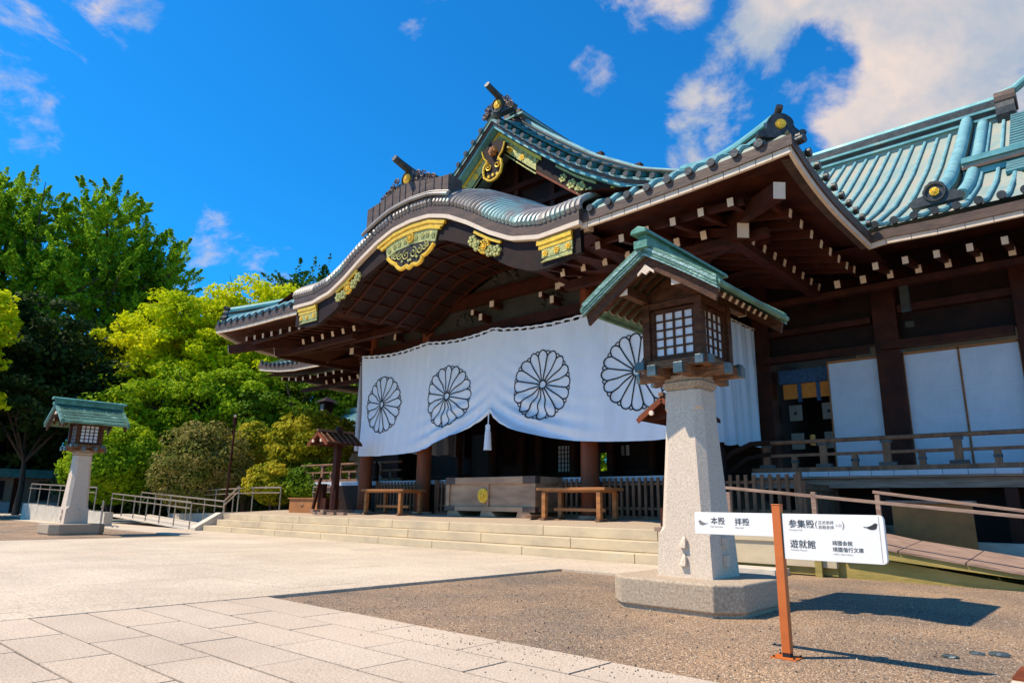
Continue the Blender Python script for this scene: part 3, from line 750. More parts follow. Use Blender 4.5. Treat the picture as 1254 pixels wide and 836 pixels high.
# --- big front gable: verge, roll ends, bargeboard, gilt, gable wall
def vpath(off, y, n=40, dmax=6.7, sgn=1):
    r_ = []
    for d in np.linspace(0, dmax, n):
        r_.append((XC + sgn * d, y, g_roof(d) + off))
    return r_
def verge_off(y): return lerp(-.24, .14, max(0, min(1, (y - YG) / .95)) ** .8)
for sgn in (1, -1):
    m = MB()
    m.grid([vpath(-.25, YG, sgn=sgn), vpath(-.40, YG + .02, sgn=sgn), vpath(-.40, YG + .5, sgn=sgn), vpath(-.26, YG + .5, sgn=sgn)], 0)
    m.grid([vpath(-.402, YG + .05, sgn=sgn), vpath(-.50, YG + .05, sgn=sgn), vpath(-.50, YG + .6, sgn=sgn), vpath(-.402, YG + .6, sgn=sgn)], 1)
    m.build('verge_board', ['copper_brown', 'copper'], hall)
    m = MB()
    m.grid([vpath(verge_off(y), y, sgn=sgn) for y in (YG - .04, YG + .1, YG + .3, YG + .6, YG + .95)], 2)
    m.grid([vpath(verge_off(YG) - .06, YG - .04, sgn=sgn), vpath(verge_off(YG), YG - .04, sgn=sgn)], 2)
    d = .40
    while d < 6.6:
        z = g_roof(d)
        m.tube([(XC + sgn * d, y, z + verge_off(y) + .05) for y in (YG - .12, YG + .1, YG + .3, YG + .6, YG + .9)], .075, 8, 0)
        m.tube([(XC + sgn * d, YG - .15, z + verge_off(YG) + .05), (XC + sgn * d, YG - .121, z + verge_off(YG) + .05)], .085, 8, 1)
        d += .40 * (.8 + .2 * d / 6.6)
    m.build('verge_roll_tiles', ['teal_tile', 'copper_dark', 'copper_pale'], hall, smooth=True)
    # descending ridge set back from the verge
    m = MB()
    for (o0, o1, y0, y1, mi) in ((0, .20, YG + .92, YG + 1.42, 1), (.20, .245, YG + .87, YG + 1.47, 0), (.246, .33, YG + .95, YG + 1.4, 1), (.331, .37, YG + .90, YG + 1.44, 0)):
        m.grid([vpath(o0, y0, sgn=sgn), vpath(o1, y0, sgn=sgn), vpath(o1, y1, sgn=sgn), vpath(o0, y1, sgn=sgn), vpath(o0, y0, sgn=sgn)], mi)
    m.tube(vpath(.42, YG + 1.17, sgn=sgn, n=24), .085, 8, 2)
    m.build('descending_ridge', ['copper_brown', 'copper_pale', 'copper_rib'], hall, smooth=False)
    # bargeboard
    m = MB(); y0 = YG + .35
    def low(d): return -.52 - .62 - .10 * math.exp(-((d - 5.7) / .5) ** 2)
    n = 36; ds = np.linspace(0, 6.3, n)
    A = [(XC + sgn * d, y0, g_roof(d) - .505) for d in ds]; B = [(XC + sgn * d, y0, g_roof(d) + low(d)) for d in ds]
    A2 = [(p[0], y0 + .12, p[2]) for p in A]; B2 = [(p[0], y0 + .12, p[2]) for p in B]
    m.grid([A, B, B2, A2, A], 0)
    m.grid([[(p[0], y0 - .03, p[2] - .01) for p in B], [(p[0], y0 - .03, p[2] + .07) for p in B], [(p[0], y0 + .0, p[2] + .07) for p in B]], 1)  # redder strip paints a highlight line along the lower edge
    bb = m.build('bargeboard', ['wood_dark', 'wood_red'], hall)
    # gilt on it
    m = MB()
    def band(d0, d1, o0, o1, mi, th=.03, n=14):
        A = [(XC + sgn * lerp(d0, d1, i / n), g_roof(lerp(d0, d1, i / n)) + o0) for i in range(n + 1)] + [(XC + sgn * lerp(d0, d1, i / n), g_roof(lerp(d0, d1, i / n)) + o1) for i in range(n, -1, -1)]
        m.prism(A, y0 - th, y0 - .002, mi)
    band(0, 1.75, -.54, -.66, 0, .05); band(0, 1.55, -.662, -1.20, 1)
    band(2.3, 3.7, -.54, -.62, 1, .04)
    band(4.2, 6.2, -.54, -.64, 0, .05); band(4.45, 6.2, -.642, -1.12, 1)
    for d in (.5, 1.0, 4.9, 5.4): flower(m, XC + sgn * d, g_roof(d) - .90, .12, y0 - .03, 6, 0, .02)
    for d, o, r in ((2.55, -.85, .15), (2.85, -.90, .17), (3.15, -.88, .20), (3.45, -.93, .17), (3.7, -.90, .13)): flower(m, XC + sgn * d, g_roof(d) + o, r, y0 - .002, 6, 1, .035)
    for i in range(8):
        d = .2 + i * .2; flower(m, XC + sgn * d, g_roof(d) - .75, .06, y0 - .03, 5, 1, .02)
    m.build('gilt_fitting', ['gold', 'gold_old'], bb)
# crest at the apex plate and the hanging pendant
o = MB(); flower(o, XC, 12.15, .24, YG + .30, 12, 0, .05); o.build('gilt_crest', 'gold_old', hall)
XQ = XC
m = MB(); yy = YG + .28
poly = [(XQ - .62, 11.75), (XQ - .2, 12.0), (XQ + .2, 12.0), (XQ + .62, 11.75), (XQ + .42, 11.35), (XQ + .30, 11.2), (XQ + .50, 10.95), (XQ + .46, 10.62), (XQ + .2, 10.42), (XQ - .2, 10.42), (XQ - .46, 10.62), (XQ - .50, 10.95), (XQ - .30, 11.2), (XQ - .42, 11.35)]
m.prism(poly, yy - .06, yy + .06, 0)
rimp = [(XQ - .62, 11.75), (XQ - .45, 11.38), (XQ - .28, 11.2)]
for sg in (-1, 1):
    m.tube([(XQ + sg * .62, yy - .1, 11.75), (XQ + sg * .5, yy - .1, 11.42), (XQ + sg * .3, yy - .1, 11.22)], .03, 6, 1)
    m.tube([(XQ + sg * a, yy - .10, b) for a, b in ((.30, 11.2), (.46, 11.05), (.5, 10.85), (.44, 10.6), (.22, 10.43), (0, 10.38))], .05, 6, 1)
    spiral(m, XQ + sg * .22, 10.98, .17, yy - .09, -sg, 1, w=.025, a0=math.pi / 2)
for a in (-.22, 0, .22): m.tube([(XQ + a, yy - .06, 10.62 - abs(a) * .1), (XQ + a, yy - .10, 10.62 - abs(a) * .1)], .06, 10, 1)
flower(m, XQ, 11.55, .2, yy - .06, 6, 2, .12)
m.tube([(XQ, yy - .05, 11.55), (XQ, yy - .22, 11.55)], .13, 8, 2, True, [.16, .08])
m.v = [(XC + (v[0] - XC) * .80, v[1] - .12, 11.2 + (v[2] - 11.2) * .85 + .32) for v in m.v]
m.build('gable_pendant', ['wood_dark', 'gold', 'rust'], hall, smooth=True)
# gable wall with struts
m = MB()
poly = [(XC - 6.4, 8.55)] + [(XC + d, g_roof(abs(d)) - .55) for d in np.linspace(-6.4, 6.4, 40)] + [(XC + 6.4, 8.55)]
m.prism(poly, 15.3, 15.4, 0)
for z in (9.25, 10.1, 10.9): m.box(XC - (13.0 - z) * 1.6, XC + (13.0 - z) * 1.6, 15.12, 15.298, z, z + .18, 1)
for a in (-3, -1.5, 0, 1.5, 3): m.box(XC + a - .08, XC + a + .08, 15.16, 15.296, 8.6, g_roof(abs(a)) - .9, 1)
m.build('gable_wall', ['wood_dark', 'wood'], hall)
# main ridge and its end
m = MB()
m.box(XC - .42, XC + .42, YG + .9, 25.5, 12.7, 13.35, 0); m.box(XC - .5, XC + .5, YG + .85, 25.5, 13.352, 13.42, 1); m.box(XC - .36, XC + .36, YG + .9, 25.5, 13.422, 13.6, 0)
m.tube([(XC, YG + .8, 13.66), (XC, 25.5, 13.66)], .15, 8, 1)
m.build('gable_ridge', ['copper_brown', 'copper'], hall)
ornament((XC, YG + .25, 13.52), .68, True, 1.0)
# hip ridges to the two front corners
for sgn in (1, -1):
    m = MB(); xe = XR if sgn == 1 else XL
    pts = []
    for i in range(15):
        t = i / 14; d = lerp(3.9, .30, t)
        z = lerp(8.85, 7.02, t) - .18 * math.sin(math.pi * t) + (.12 if sgn == 1 else .28) * t
        pts.append((xe - sgn * d, YE + d, z))
    for o0, o1, hw, mi in ((-.15, .10, .17, 0), (.10, .16, .24, 1), (.16, .27, .16, 0), (.27, .32, .22, 1)):
        m.sweep(pts, [(-hw, o0), (hw, o0), (hw, o1), (-hw, o1)], mi)
    m.tube([(p[0], p[1], p[2] + .40) for p in pts], .11, 8, 1)
    m.build('hip_ridge', ['copper_brown', 'copper'], hall)
    c = (pts[-1][0], pts[-1][1], pts[-1][2] + .20)
    mo = MB(); s_ = .44
    poly = [(.34, -.26), (.40, -.14), (.30, -.06)] + [(.27 * math.cos(a) * (1 + .06 * abs(math.sin(3 * a))), .27 * math.sin(a) + .0) for a in np.linspace(0, math.pi, 17)] + [(-.30, -.06), (-.40, -.14), (-.34, -.26)]
    ang = sgn * math.radians(38)
    def rot(px, py, pz):
        px *= .80; py *= .74; pz = pz * .85 - .04
        return (c[0] + px * math.cos(ang) - py * math.sin(ang), c[1] + px * math.sin(ang) + py * math.cos(ang), c[2] + pz)
    n0 = len(poly); vs = [rot(a, -.30, b) for a, b in poly] + [rot(a, -.12, b) for a, b in poly]
    mo.add(vs, [tuple(range(n0))[::-1], tuple(range(n0, 2 * n0))] + [(i, (i + 1) % n0, (i + 1) % n0 + n0, i + n0) for i in range(n0)])
    mo.tube([rot(0, .1, .30), rot(0, -.2, .34), rot(0, -.34, .40)], .062, 10)
    for sx in (-1, 1): mo.tube([rot(sx * .42, -.15, -.20), rot(sx * .42, -.36, -.20)], .065, 10)
    oo = mo.build('roof_end_ornament', 'copper_dark', hall, smooth=True)
    mc = MB(); mc.tube([rot(0, -.29, .02), rot(0, -.34, .02)], .085, 16); mc.tube([rot(0, -.33, .02), rot(0, -.36, .02)], .04, 10); mc.build('gilt_crest', 'gold', oo, smooth=True)
    if sgn == 1:
        m = MB(); m.tube([(xe - .5, YE + .1, 7.0), (xe - .5, YE - .08, 6.98)], .08, 10); m.tube([(xe - .0, YE + .3, 7.0), (xe + .16, YE + .26, 7.0)], .075, 10); m.build('corner_tile', 'copper_dark', hall, smooth=True)

# wing main ridge, descending ridge, its ornament, side band
def wing_ridge(sgn):
    m = MB(); x0, x1 = sorted((XC + sgn * 4.0, XC + sgn * 12.2))
    m.box(x0, x1, 24.75, 25.25, 12.9, 13.22, 1); m.box(x0, x1, 24.65, 25.35, 13.222, 13.30, 2)
    m.box(x0, x1, 24.78, 25.22, 13.302, 13.52, 0); m.box(x0, x1, 24.70, 25.30, 13.522, 13.60, 2); m.box(x0, x1, 24.76, 25.24, 13.602, 13.85, 3)
    m.tube([(x0, 25, 13.93), (x1, 25, 13.93)], .16, 8, 2)
    xe = XC + sgn * 12.3
    m.tube([(xe - .35, 25, 13.3), (xe + .15, 25, 13.3)], .52, 14, 3); m.tube([(xe - .35, 25, 13.8), (xe + .2, 25, 13.8)], .36, 14, 0)
    m.tube([(xe - .3, 25, 14.05), (xe + .2 * sgn, 25, 14.15), (xe + sgn * .75, 25, 14.5)], .14, 10, 2)
    m.build('wing_ridge', ['copper_brown', 'copper_panel', 'copper', 'copper_dark'], hall)
    # descending ridge
    xd = XC + sgn * 11.15; m = MB()
    ys_ = np.linspace(24.7, 17.4, 18)
    pts = [(xd, y, wingz(y)) for y in ys_]
    m.grid([[(xd - .17, y, z + .02) for _, y, z in pts], [(xd - .17, y, z + .28) for _, y, z in pts], [(xd + .17, y, z + .28) for _, y, z in pts], [(xd + .17, y, z + .02) for _, y, z in pts]], 0)
    m.tube([(xd, y, z + .36) for _, y, z in pts], .17, 10, 1)
    m.tube([(xd + sgn * .42, y, z + .14) for _, y, z in pts], .15, 10, 1)
    m.build('wing_descending_ridge', ['copper_brown', 'copper_rib'], hall, smooth=True)
    ornament((xd + .05, 16.45, wingz(16.6) + .38), .56, False, 1.0, False, .17)
    # band from the foot of that ridge outwards
    m = MB(); y = 20.3; z = wingz(y) + .02; xa, xb = sorted((xd + sgn * .2, XC + sgn * 13.4))
    for (a, b, yy0, mi) in ((0, .16, 0, 1), (.162, .24, -.08, 0), (.242, .36, 0, 2), (.362, .44, -.07, 1), (.442, .55, .02, 1)):
        m.box(xa, xb, y + yy0 - .2, y + .3, z + a - .1, z + b - .1, mi)
    m.build('wing_side_ridge', ['copper_brown', 'copper', 'copper_panel'], hall)
    # gable verge beyond it
    m = MB(); xv = XC + sgn * 12.55
    for y in np.linspace(24.6, 19.4, 24): m.tube([(xv - .25, y, wingz(y) + .1), (xv + .25, y, wingz(y) + .1)], .085, 8, 0)
    m.add([(xv, 19.5, 8.9), (xv, 30.5, 8.9), (xv, 25, 13.1)], [(0, 1, 2)], 1)
    m.build('wing_gable', ['teal_tile', 'wood_dark'], hall)
wing_ridge(1); wing_ridge(-1)

# --- soffit boards and rafters with white ends
S = MB()
def soff(x0, x1, y0, z0, y1, z1): S.add([(x0, y0, z0), (x1, y0, z0), (x1, y1, z1), (x0, y1, z1)], [(0, 1, 2, 3)])
for a, b in ((XL, -16.42), (-10.1, XR)):
    P = [[(x, YE + .03, zw(x) + .109) for x in np.linspace(a, b, 14)], [(x, 12.4, 6.78) for x in np.linspace(max(a, XL + 1.8), min(b, XR - 1.8), 14)], [(x, 15.2, 7.55) for x in np.linspace(max(a, XL + 4.6), min(b, XR - 4.2), 14)]]
    S.grid(P)
S.grid([[(XR - .04, y, zs(y, zw(XR)) + .109) for y in np.linspace(YE + .04, 16.5, 14)], [(-5.2, y, 6.82) for y in np.linspace(YE + .2, 16.5, 14)], [(-8, y, 7.5) for y in np.linspace(YE + .2, 16.5, 14)]])
S.grid([[(XL + .04, y, zs(y, zw(XL)) + .109) for y in np.linspace(YE + .04, 16.5, 14)], [(XL + 1.9, y, 6.85) for y in np.linspace(YE + .2, 16.5, 14)], [(XL + 4.6, y, 7.5) for y in np.linspace(YE + .2, 16.5, 14)]])
S.grid([[(x, y, z) for x in np.linspace(-8, 1.5, 4)] for y, z in ((15.04, 6.46), (16.7, 6.72), (19.2, 7.5))])
S.grid([[(x, y, z) for x in np.linspace(-28.8, -18, 4)] for y, z in ((15.04, 6.50), (16.7, 6.75), (19.2, 7.5))])
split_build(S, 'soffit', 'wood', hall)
def rafter(name, a, b, w=.11, h=.15, label=None):
    m = MB(); m.bar(a, b, w, h, 0)
    d = (Vector(b) - Vector(a)).normalized(); a2 = Vector(a) - d * .012
    m.bar(a2, Vector(a) - d * .001, w + .004, h + .004, 1)
    return m.build(name, ['wood', 'white'], hall)
xs1 = [-22.73 + .575 * i for i in range(9)] + [-9.47 + .585 * i for i in range(9)]
for x in xs1:
    ct = zw(x) - 6.46
    rafter('flying_rafter', (x, 11.2, 6.30 + ct), (x, 13.2, 6.62 + ct * .5))
for x in [-20.65 + .585 * i for i in range(6)] + [-9.42 + .6 * i for i in range(7)]:
    rafter('base_rafter', (x, 12.2, 6.37), (x, 15.2, 7.2), .12, .17)
for i, y in enumerate([11.68 + .555 * k for k in range(9)]):
    rafter('flying_rafter', (-4.1, y, 6.48 if i == 0 else 6.40 - .035 * min(i, 4) + (.06 if i > 7 else 0)), (-6.3, y, 6.75))
for i, y in enumerate([12.36 + .555 * k for k in range(9)]):
    rafter('base_rafter', (-5.1, y, 6.27), (-8.2, y, 7.1), .12, .17)
for x in [-3.54 + .575 * k for k in range(8)]:
    rafter('flying_rafter', (x, 15.6, 6.13), (x, 17.6, 6.45))
for x in [-4.62 + .565 * k for k in range(9)]:
    rafter('base_rafter', (x, 16.6, 6.2), (x, 18.6, 6.8), .12, .17)
for x in [-27.9 + .575 * k for k in range(10)]:
    rafter('flying_rafter', (x, 15.6, 6.2 + max(0, -26.5 - x) * .13), (x, 17.6, 6.5))
for x in [-25.9 + .575 * k for k in range(8)]:
    rafter('base_rafter', (x, 16.6, 6.15), (x, 18.6, 6.8), .12, .17)
# purlins carrying the rafters, corner hip beams
m = MB()
for a, b in ((-22.6, -18.0), (-8.0, -4.6)):
    m.box(a, b, 12.35, 12.55, 6.12, 6.28); m.box(a, b, 11.32, 11.42, 6.40, 6.50)
m.box(-22.4, -16.66, 13.1, 13.3, 6.30, 6.52); m.box(-10.06, -4.9, 13.1, 13.3, 6.30, 6.52)
m.box(-5.3, -5.1 + .02, 12.3, 18.0, 6.02, 6.17); m.box(-4.32, -4.22, 11.3, 17, 6.40, 6.5)
m.box(-7.35, 1.5, 16.75, 16.95, 5.95, 6.10); m.box(-28.2, -20, 16.75, 16.95, 5.95, 6.10)
m.box(-22.5, -22.3, 12.3, 18, 6.05, 6.2)
split_build(m, 'eave_purlin', 'wood', hall)
for sgn, xe in ((1, XR), (-1, XL)):
    m = MB()
    a = Vector((xe - sgn * .36, YE + .36, 6.25)); b = Vector((xe - sgn * 4.3, YE + 4.3, 7.1)); m.bar(a, b, .20, .28, 0); d = (b - a).normalized(); m.bar(a - d * .015, a - d * .001, .205, .285, 1)
    a = Vector((xe - sgn * 1.50, YE + 1.50, 6.20)); b = Vector((xe - sgn * 4.3, YE + 4.3, 6.75)); m.bar(a, b, .22, .28, 0); d = (b - a).normalized(); m.bar(a - d * .015, a - d * .001, .225, .285, 1)
    m.build('corner_beam', ['wood', 'white'], hall)

# --- columns, beams, tympanum
colx = [-19.5, -16.52, -10.2, -7.25]
for x in colx:
    m = MB(); m.cyl((x, 14.3, floor_z(14.3) + .06), (x, 14.3, 7.0), .235, .215, 20, 0); m.cyl((x, 14.3, floor_z(14.3) - .05), (x, 14.3, floor_z(14.3) + .058), .33, .30, 20, 1)
    m.build('column', ['wood_red', 'granite_base'], hall, smooth=True)
m = MB()
m.box(-20.2, -6.6, 14.16, 14.44, 5.98, 6.26)                  # lintel above the curtain
m.box(-20.2, -6.6, 14.12, 14.46, 6.92, 7.24)                  # tie beam
m.box(-17.0, -9.7, 14.16, 14.42, 7.243, 7.33)
split_build(m, 'lintel_beam', 'wood_red' if False else 'wood', hall)
m = MB()
m.box(-20.1, -6.7, 14.30, 14.36, 6.262, 6.918)
poly = [(KX + d, max(7.335, vz(d) - .02)) for d in np.linspace(-2.6, 2.4, 30)]
m.prism([(KX - 2.6, 7.332)] + poly + [(KX + 2.4, 7.332)], 14.30, 14.36)
m.build('carved_tympanum', 'panel_green', hall)
for cx_, cz_, s_ in ((-14.9, 6.55, .26), (-11.4, 6.56, .26), (-18.0, 6.56, .2), (-8.7, 6.56, .2), (-13.2, 7.62, .34)):
    m = MB()
    for k in range(7):
        a = math.pi * k / 6; m.tube([(cx_ + s_ * 1.3 * math.cos(a), 14.30, cz_ - .1 + s_ * math.sin(a)), (cx_ + s_ * 1.3 * math.cos(a), 14.22, cz_ - .1 + s_ * math.sin(a))], s_ * .33, 9, 0, True, [s_ * .35, s_ * .2])
    m.tube([(cx_, 14.30, cz_), (cx_, 14.18, cz_)], s_ * .6, 12, 0, True, [s_ * .75, s_ * .45])
    m.build('carved_strut', 'panel_green', hall, smooth=True)
for x, z, w, h in ((-16.05, 6.72, .16, .16), (-13.35, 6.74, .16, .18), (-14.15, 6.62, .1, .15), (-13.8, 6.42, .12, .2), (-10.9, 6.78, .16, .18), (-11.5, 6.66, .1, .14), (-11.1, 6.44, .12, .2),
                   (-19.0, 6.70, .18, .16), (-17.5, 6.74, .16, .16), (-18.1, 6.62, .08, .14), (-17.8, 6.42, .1, .2), (-8.9, 6.74, .16, .16), (-8.2, 6.6, .1, .14)):
    m = MB(); m.box(x - w / 2, x + w / 2, 13.9, 14.299, z - h / 2, z + h / 2, 0); m.box(x - w / 2 - .002, x + w / 2 + .002, 13.885, 13.899, z - h / 2, z + h / 2, 1)
    m.build('bracket_arm', ['wood', 'white'], hall)
for x in (-16.52, -10.2):       # beams under the vault, white ends
    m = MB(); m.box(x - .13, x + .13, KY + .5, 14.2, 6.60, 6.84, 0)
    m.box(x + .2, x + .42, 13.6, 14.1, 6.62, 6.84, 0); m.box(x + .2, x + .42, 13.585, 13.599, 6.62, 6.84, 1); m.box(x - .42, x - .2, 13.6, 14.1, 6.62, 6.84, 0); m.box(x - .42, x - .2, 13.585, 13.599, 6.62, 6.84, 1)
    m.box(x - .14, x + .14, KY + .485, KY + .499, 6.60, 6.85, 1)
    m.build('vault_beam', ['wood', 'white'], hall)
for x in (-19.5, -7.25):
    m = MB(); m.box(x - .11, x + .11, 13.2, 14.2, 6.30, 6.52, 0); m.box(x - .112, x + .112, 13.185, 13.199, 6.30, 6.52, 1); m.box(x - .10, x + .10, 13.4, 14.2, 5.98, 6.2, 0); m.box(x - .102, x + .102, 13.385, 13.399, 5.98, 6.2, 1)
    m.build('column_bracket', ['wood', 'white'], hall)

# --- interior and wing walls
m = MB()
FZ = 1.75
m.box(-22.4, -7.0, 19.0, 19.2, 3.75, 7.4); 
wins = [(-19.15, -18.25, 2.15, 3.68), (-14.92, -14.35, 2.15, 3.05), (-13.25, -12.65, 2.15, 2.75), (-12.35, -12.0, 2.62, 2.95), (-11.35, -11.0, 2.62, 2.95)]
xa = -22.4
for a, b, c, d in wins:
    m.box(xa, a, 19.0, 19.2, .7, 3.748); m.box(a, b, 19.0, 19.2, .7, c); m.box(a, b, 19.0, 19.2, d, 3.748); xa = b
m.box(xa, -7.0, 19.0, 19.2, .7, 3.748)
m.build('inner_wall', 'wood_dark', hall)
m = MB()
for x in (-19.4, -17.6, -16.2, -15.4, -13.9, -12.4, -10.9, -9.2): m.cyl((x, 18.6, .7), (x, 18.6, 6.5), .17, seg=12)
m.box(-22, -7.2, 18.85, 18.95, 2.0, 2.14); m.box(-18.0, -15.6, 18.7, 18.9, .75, 2.4)
split_build(m, 'inner_post', 'wood', hall, smooth=True)
m = MB(); m.box(-14.92, -14.35, 19.03, 19.05, 2.15, 3.05)
for k in range(5): m.box(-14.92 + .1425 * k - .012, -14.92 + .1425 * k + .012, 19.0, 19.028, 2.15, 3.05, 1)
for k in range(7): m.box(-14.92, -14.35, 19.005, 19.025, 2.15 + .15 * k - .012, 2.15 + .15 * k + .012, 1)
m.build('lattice_window', ['paper', 'wood_dark'], hall)
m = MB(); m.box(-12.35, -12.0, 19.05, 19.07, 2.62, 2.95); m.box(-11.35, -11.0, 19.05, 19.07, 2.62, 2.95); m.box(-12.19, -12.16, 19.0, 19.045, 2.62, 2.95, 1); m.box(-11.19, -11.16, 19.0, 19.045, 2.62, 2.95, 1)
m.build('small_window', ['paper', 'wood_dark'], hall)
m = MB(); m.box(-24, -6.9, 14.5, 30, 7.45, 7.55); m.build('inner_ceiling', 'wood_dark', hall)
m = MB(); m.box(-22.3, -7.1, 14.8, 26, .5, 1.62); m.box(-22.3, -7.1, 14.78, 15.0, 1.622, 1.75, 1)
m.build('inner_floor', ['wood_dark', 'blue_board'], hall)
# right wing wall
m = MB()
m.box(-7.3, -6.85, 17.9, 18.3, 1.2, 7.2); m.box(-4.25, -3.72, 17.8, 18.3, 1.2, 6.4); m.box(-1.46, -.95, 17.8, 18.3, 1.2, 6.4); m.box(1.0, 1.4, 17.9, 18.3, 1.2, 6.4)
split_build(m, 'wing_post', 'wood', hall, bevel=.02)
m = MB(); m.box(-6.85, 1.4, 18.05, 18.25, 4.98, 7.3, 0); m.box(-.95, 1.3, 18.1, 18.2, 1.75, 4.9, 0)
split_build(m, 'wing_wall', 'wood_dark', hall)
m = MB(); m.box(-7.0, -4.4, 17.72, 17.98, 4.74, 4.90, 0); m.box(-4.1, -1.5, 17.68, 17.98, 4.74, 4.92, 0); m.box(-6.8, -4.3, 17.8, 18.0, 5.45, 5.6); m.box(-3.7, 1.2, 17.85, 18.0, 5.62, 5.8)
split_build(m, 'door_head_beam', 'wood', hall)
m = MB(); m.box(-3.4, -3.22, 16.85, 16.95, 5.35, 6.0); m.box(-3.39, -3.23, 16.83, 16.848, 5.4, 5.95, 1); m.box(-3.36, -3.2, 16.86, 16.92, 5.0, 5.12, 1)
m.build('hanging_bracket', ['copper_dark', 'panel_green'], hall)
for x0, x1 in ((-5.42, -4.28), (-3.70, -2.62), (-2.58, -1.49)):
    m = MB(); m.box(x0, x1, 18.0, 18.04, 1.85, 4.60, 0)
    for k in range(1, 4): m.box(x0, x1, 17.996, 17.999, 1.85 + k * .62, 1.856 + k * .62, 1)
    for k in range(1, 4): m.box(x0 + (x1 - x0) * k / 4 - .002, x0 + (x1 - x0) * k / 4 + .002, 17.996, 17.999, 1.85, 4.6, 1)
    for a, b, c, d in ((x0 - .03, x0, 1.85, 4.64), (x1, x1 + .018, 1.85, 4.64), (x0 - .03, x1 + .018, 4.602, 4.66)): m.box(a, b, 17.97, 18.05, c, d, 2)
    m.build('screen_panel', ['screen', 'screen_seam', 'wood_table'], hall)
m = MB(); m.box(-6.85, -5.45, 20.4, 20.5, 1.7, 5.0, 0)
m.build('entrance_recess', 'wood_dark', hall)
m = MB(); m.box(-6.8, -5.5, 18.30, 18.33, 4.25, 4.62, 1)
for x in (-6.72, -6.24, -5.78): m.box(x, x + .36, 18.34, 18.36, 3.85, 4.24, 0)
for x in (-6.36, -5.88): m.box(x + .01, x + .11, 18.33, 18.35, 3.75, 4.24, 1)
m.build('door_blind', ['orange_cloth', 'blue_cloth'], hall)
m = MB()
for x in (-6.7, -5.85):
    for k in range(2): m = MB(); m.box(x, x + .33, 18.6, 18.62, 3.3 - k * .75, 3.72 - k * .75, 0); m.tube([(x + .16, 18.6, 3.5 - k * .75), (x + .16, 18.59, 3.5 - k * .75)], .05, 6, 1); m.build('hanging_banner', ['plaster', 'ink'], hall)

m = MB(); m.tube([(-6.12, 18.5, 2.62), (-6.12, 18.5, 2.9)], .07, 8); m.build('wall_lantern', 'lampglow', hall)

# --- raised verandas with railings
def veranda(x0, x1, yf, yb, newel=()):
    m = MB(); m.box(x0, x1, yf + .03, yb, 1.66, 1.745, 0); m.box(x0, x1, yf, yf + .028, 1.70, 1.80, 1)
    x = x0
    while x < x1: m.box(x - .004, x + .004, yf - .002, yf - .0005, 1.70, 1.80, 2); x += .42
    m.box(x0, x1, yf + .15, yf + .3, 1.46, 1.655, 0)
    o = m.build('veranda_floor', ['wood_grey', 'blue_board', 'wood_dark'], hall)
    m = MB(); x = x0 + .6
    while x < x1: m.box(x - .1, x + .1, yf + .15, yf + .35, .3, 1.455); x += 2.1
    split_build(m, 'veranda_post', 'wood', hall)
    m = MB()
    m.tube([(x0, yf + .1, 2.46), (x1, yf + .1, 2.46)], .045, 8); m.box(x0, x1, yf + .06, yf + .14, 2.14, 2.20); m.box(x0, x1, yf + .04, yf + .16, 1.80, 1.90)
    x = x0 + .35; k = 0
    while x < x1:
        w = .07 if k % 2 == 0 else .055
        m.box(x - w, x + w, yf + .05, yf + .15, 1.9, 2.42 if k % 2 == 0 else 2.14)
        if k % 2 == 0: m.box(x - .16, x + .16, yf + .035, yf + .165, 1.90, 1.97, 1); m.box(x - .1, x + .1, yf + .045, yf + .155, 2.36, 2.41, 1)
        else: m.box(x - .07, x + .07, yf + .04, yf + .16, 2.0, 2.06, 1)
        x += .62; k += 1
    m.build('veranda_railing', ['wood_fence', 'copper_dark'], hall)
veranda(-6.55, 1.4, 15.5, 18.0)
veranda(-25.7, -19.2, 15.5, 18.0)
m = MB(); m.box(-24.9, -22.4, 18.0, 18.3, 1.2, 7.2); m.box(-7.29, -6.86, 18.31, 26, 1.7, 7.4); m.box(-22.7, -22.4, 18.31, 26, .7, 7.4); split_build(m, 'wing_wall', 'wood_dark', hall)
m = MB(); m.box(-6.6, 1.6, 16.6, 16.8, 0, 1.655); m.box(-24.9, -22.4, 16.8, 17, 0, 1.655); split_build(m, 'under_floor_wall', 'wood_dark', hall)
m = MB(); m.box(-22.0, -21.8, 15.4, 18, 2.0, 3.6); m.build('side_screen', 'blue_board', hall) if False else None
# curved stair rails at the veranda ends
for x0, sg in ((-6.9, 1), (-19.9, -1)):
    m = MB()
    m.tube([(x0 + sg * .9, 15.3, 2.45), (x0 + sg * .5, 15.2, 2.42), (x0 + sg * .1, 15.0, 2.2), (x0 - sg * .25, 14.9, 1.85)], .06, 8)
    m.tube([(x0 + sg * .9, 15.3, 2.2), (x0 + sg * .4, 15.2, 2.1), (x0 - sg * .2, 14.95, 1.6)], .05, 8)
    m.tube([(x0 - sg * .1, 14.95, 1.5), (x0 - sg * .1, 14.95, 2.25)], .11, 10, 0, True); m.tube([(x0 - sg * .1, 14.95, 2.25), (x0 - sg * .1, 14.95, 2.45)], .1, 10, 0, True, [.12, .02])
    m.build('stair_rail', 'wood_dark', hall, smooth=True)

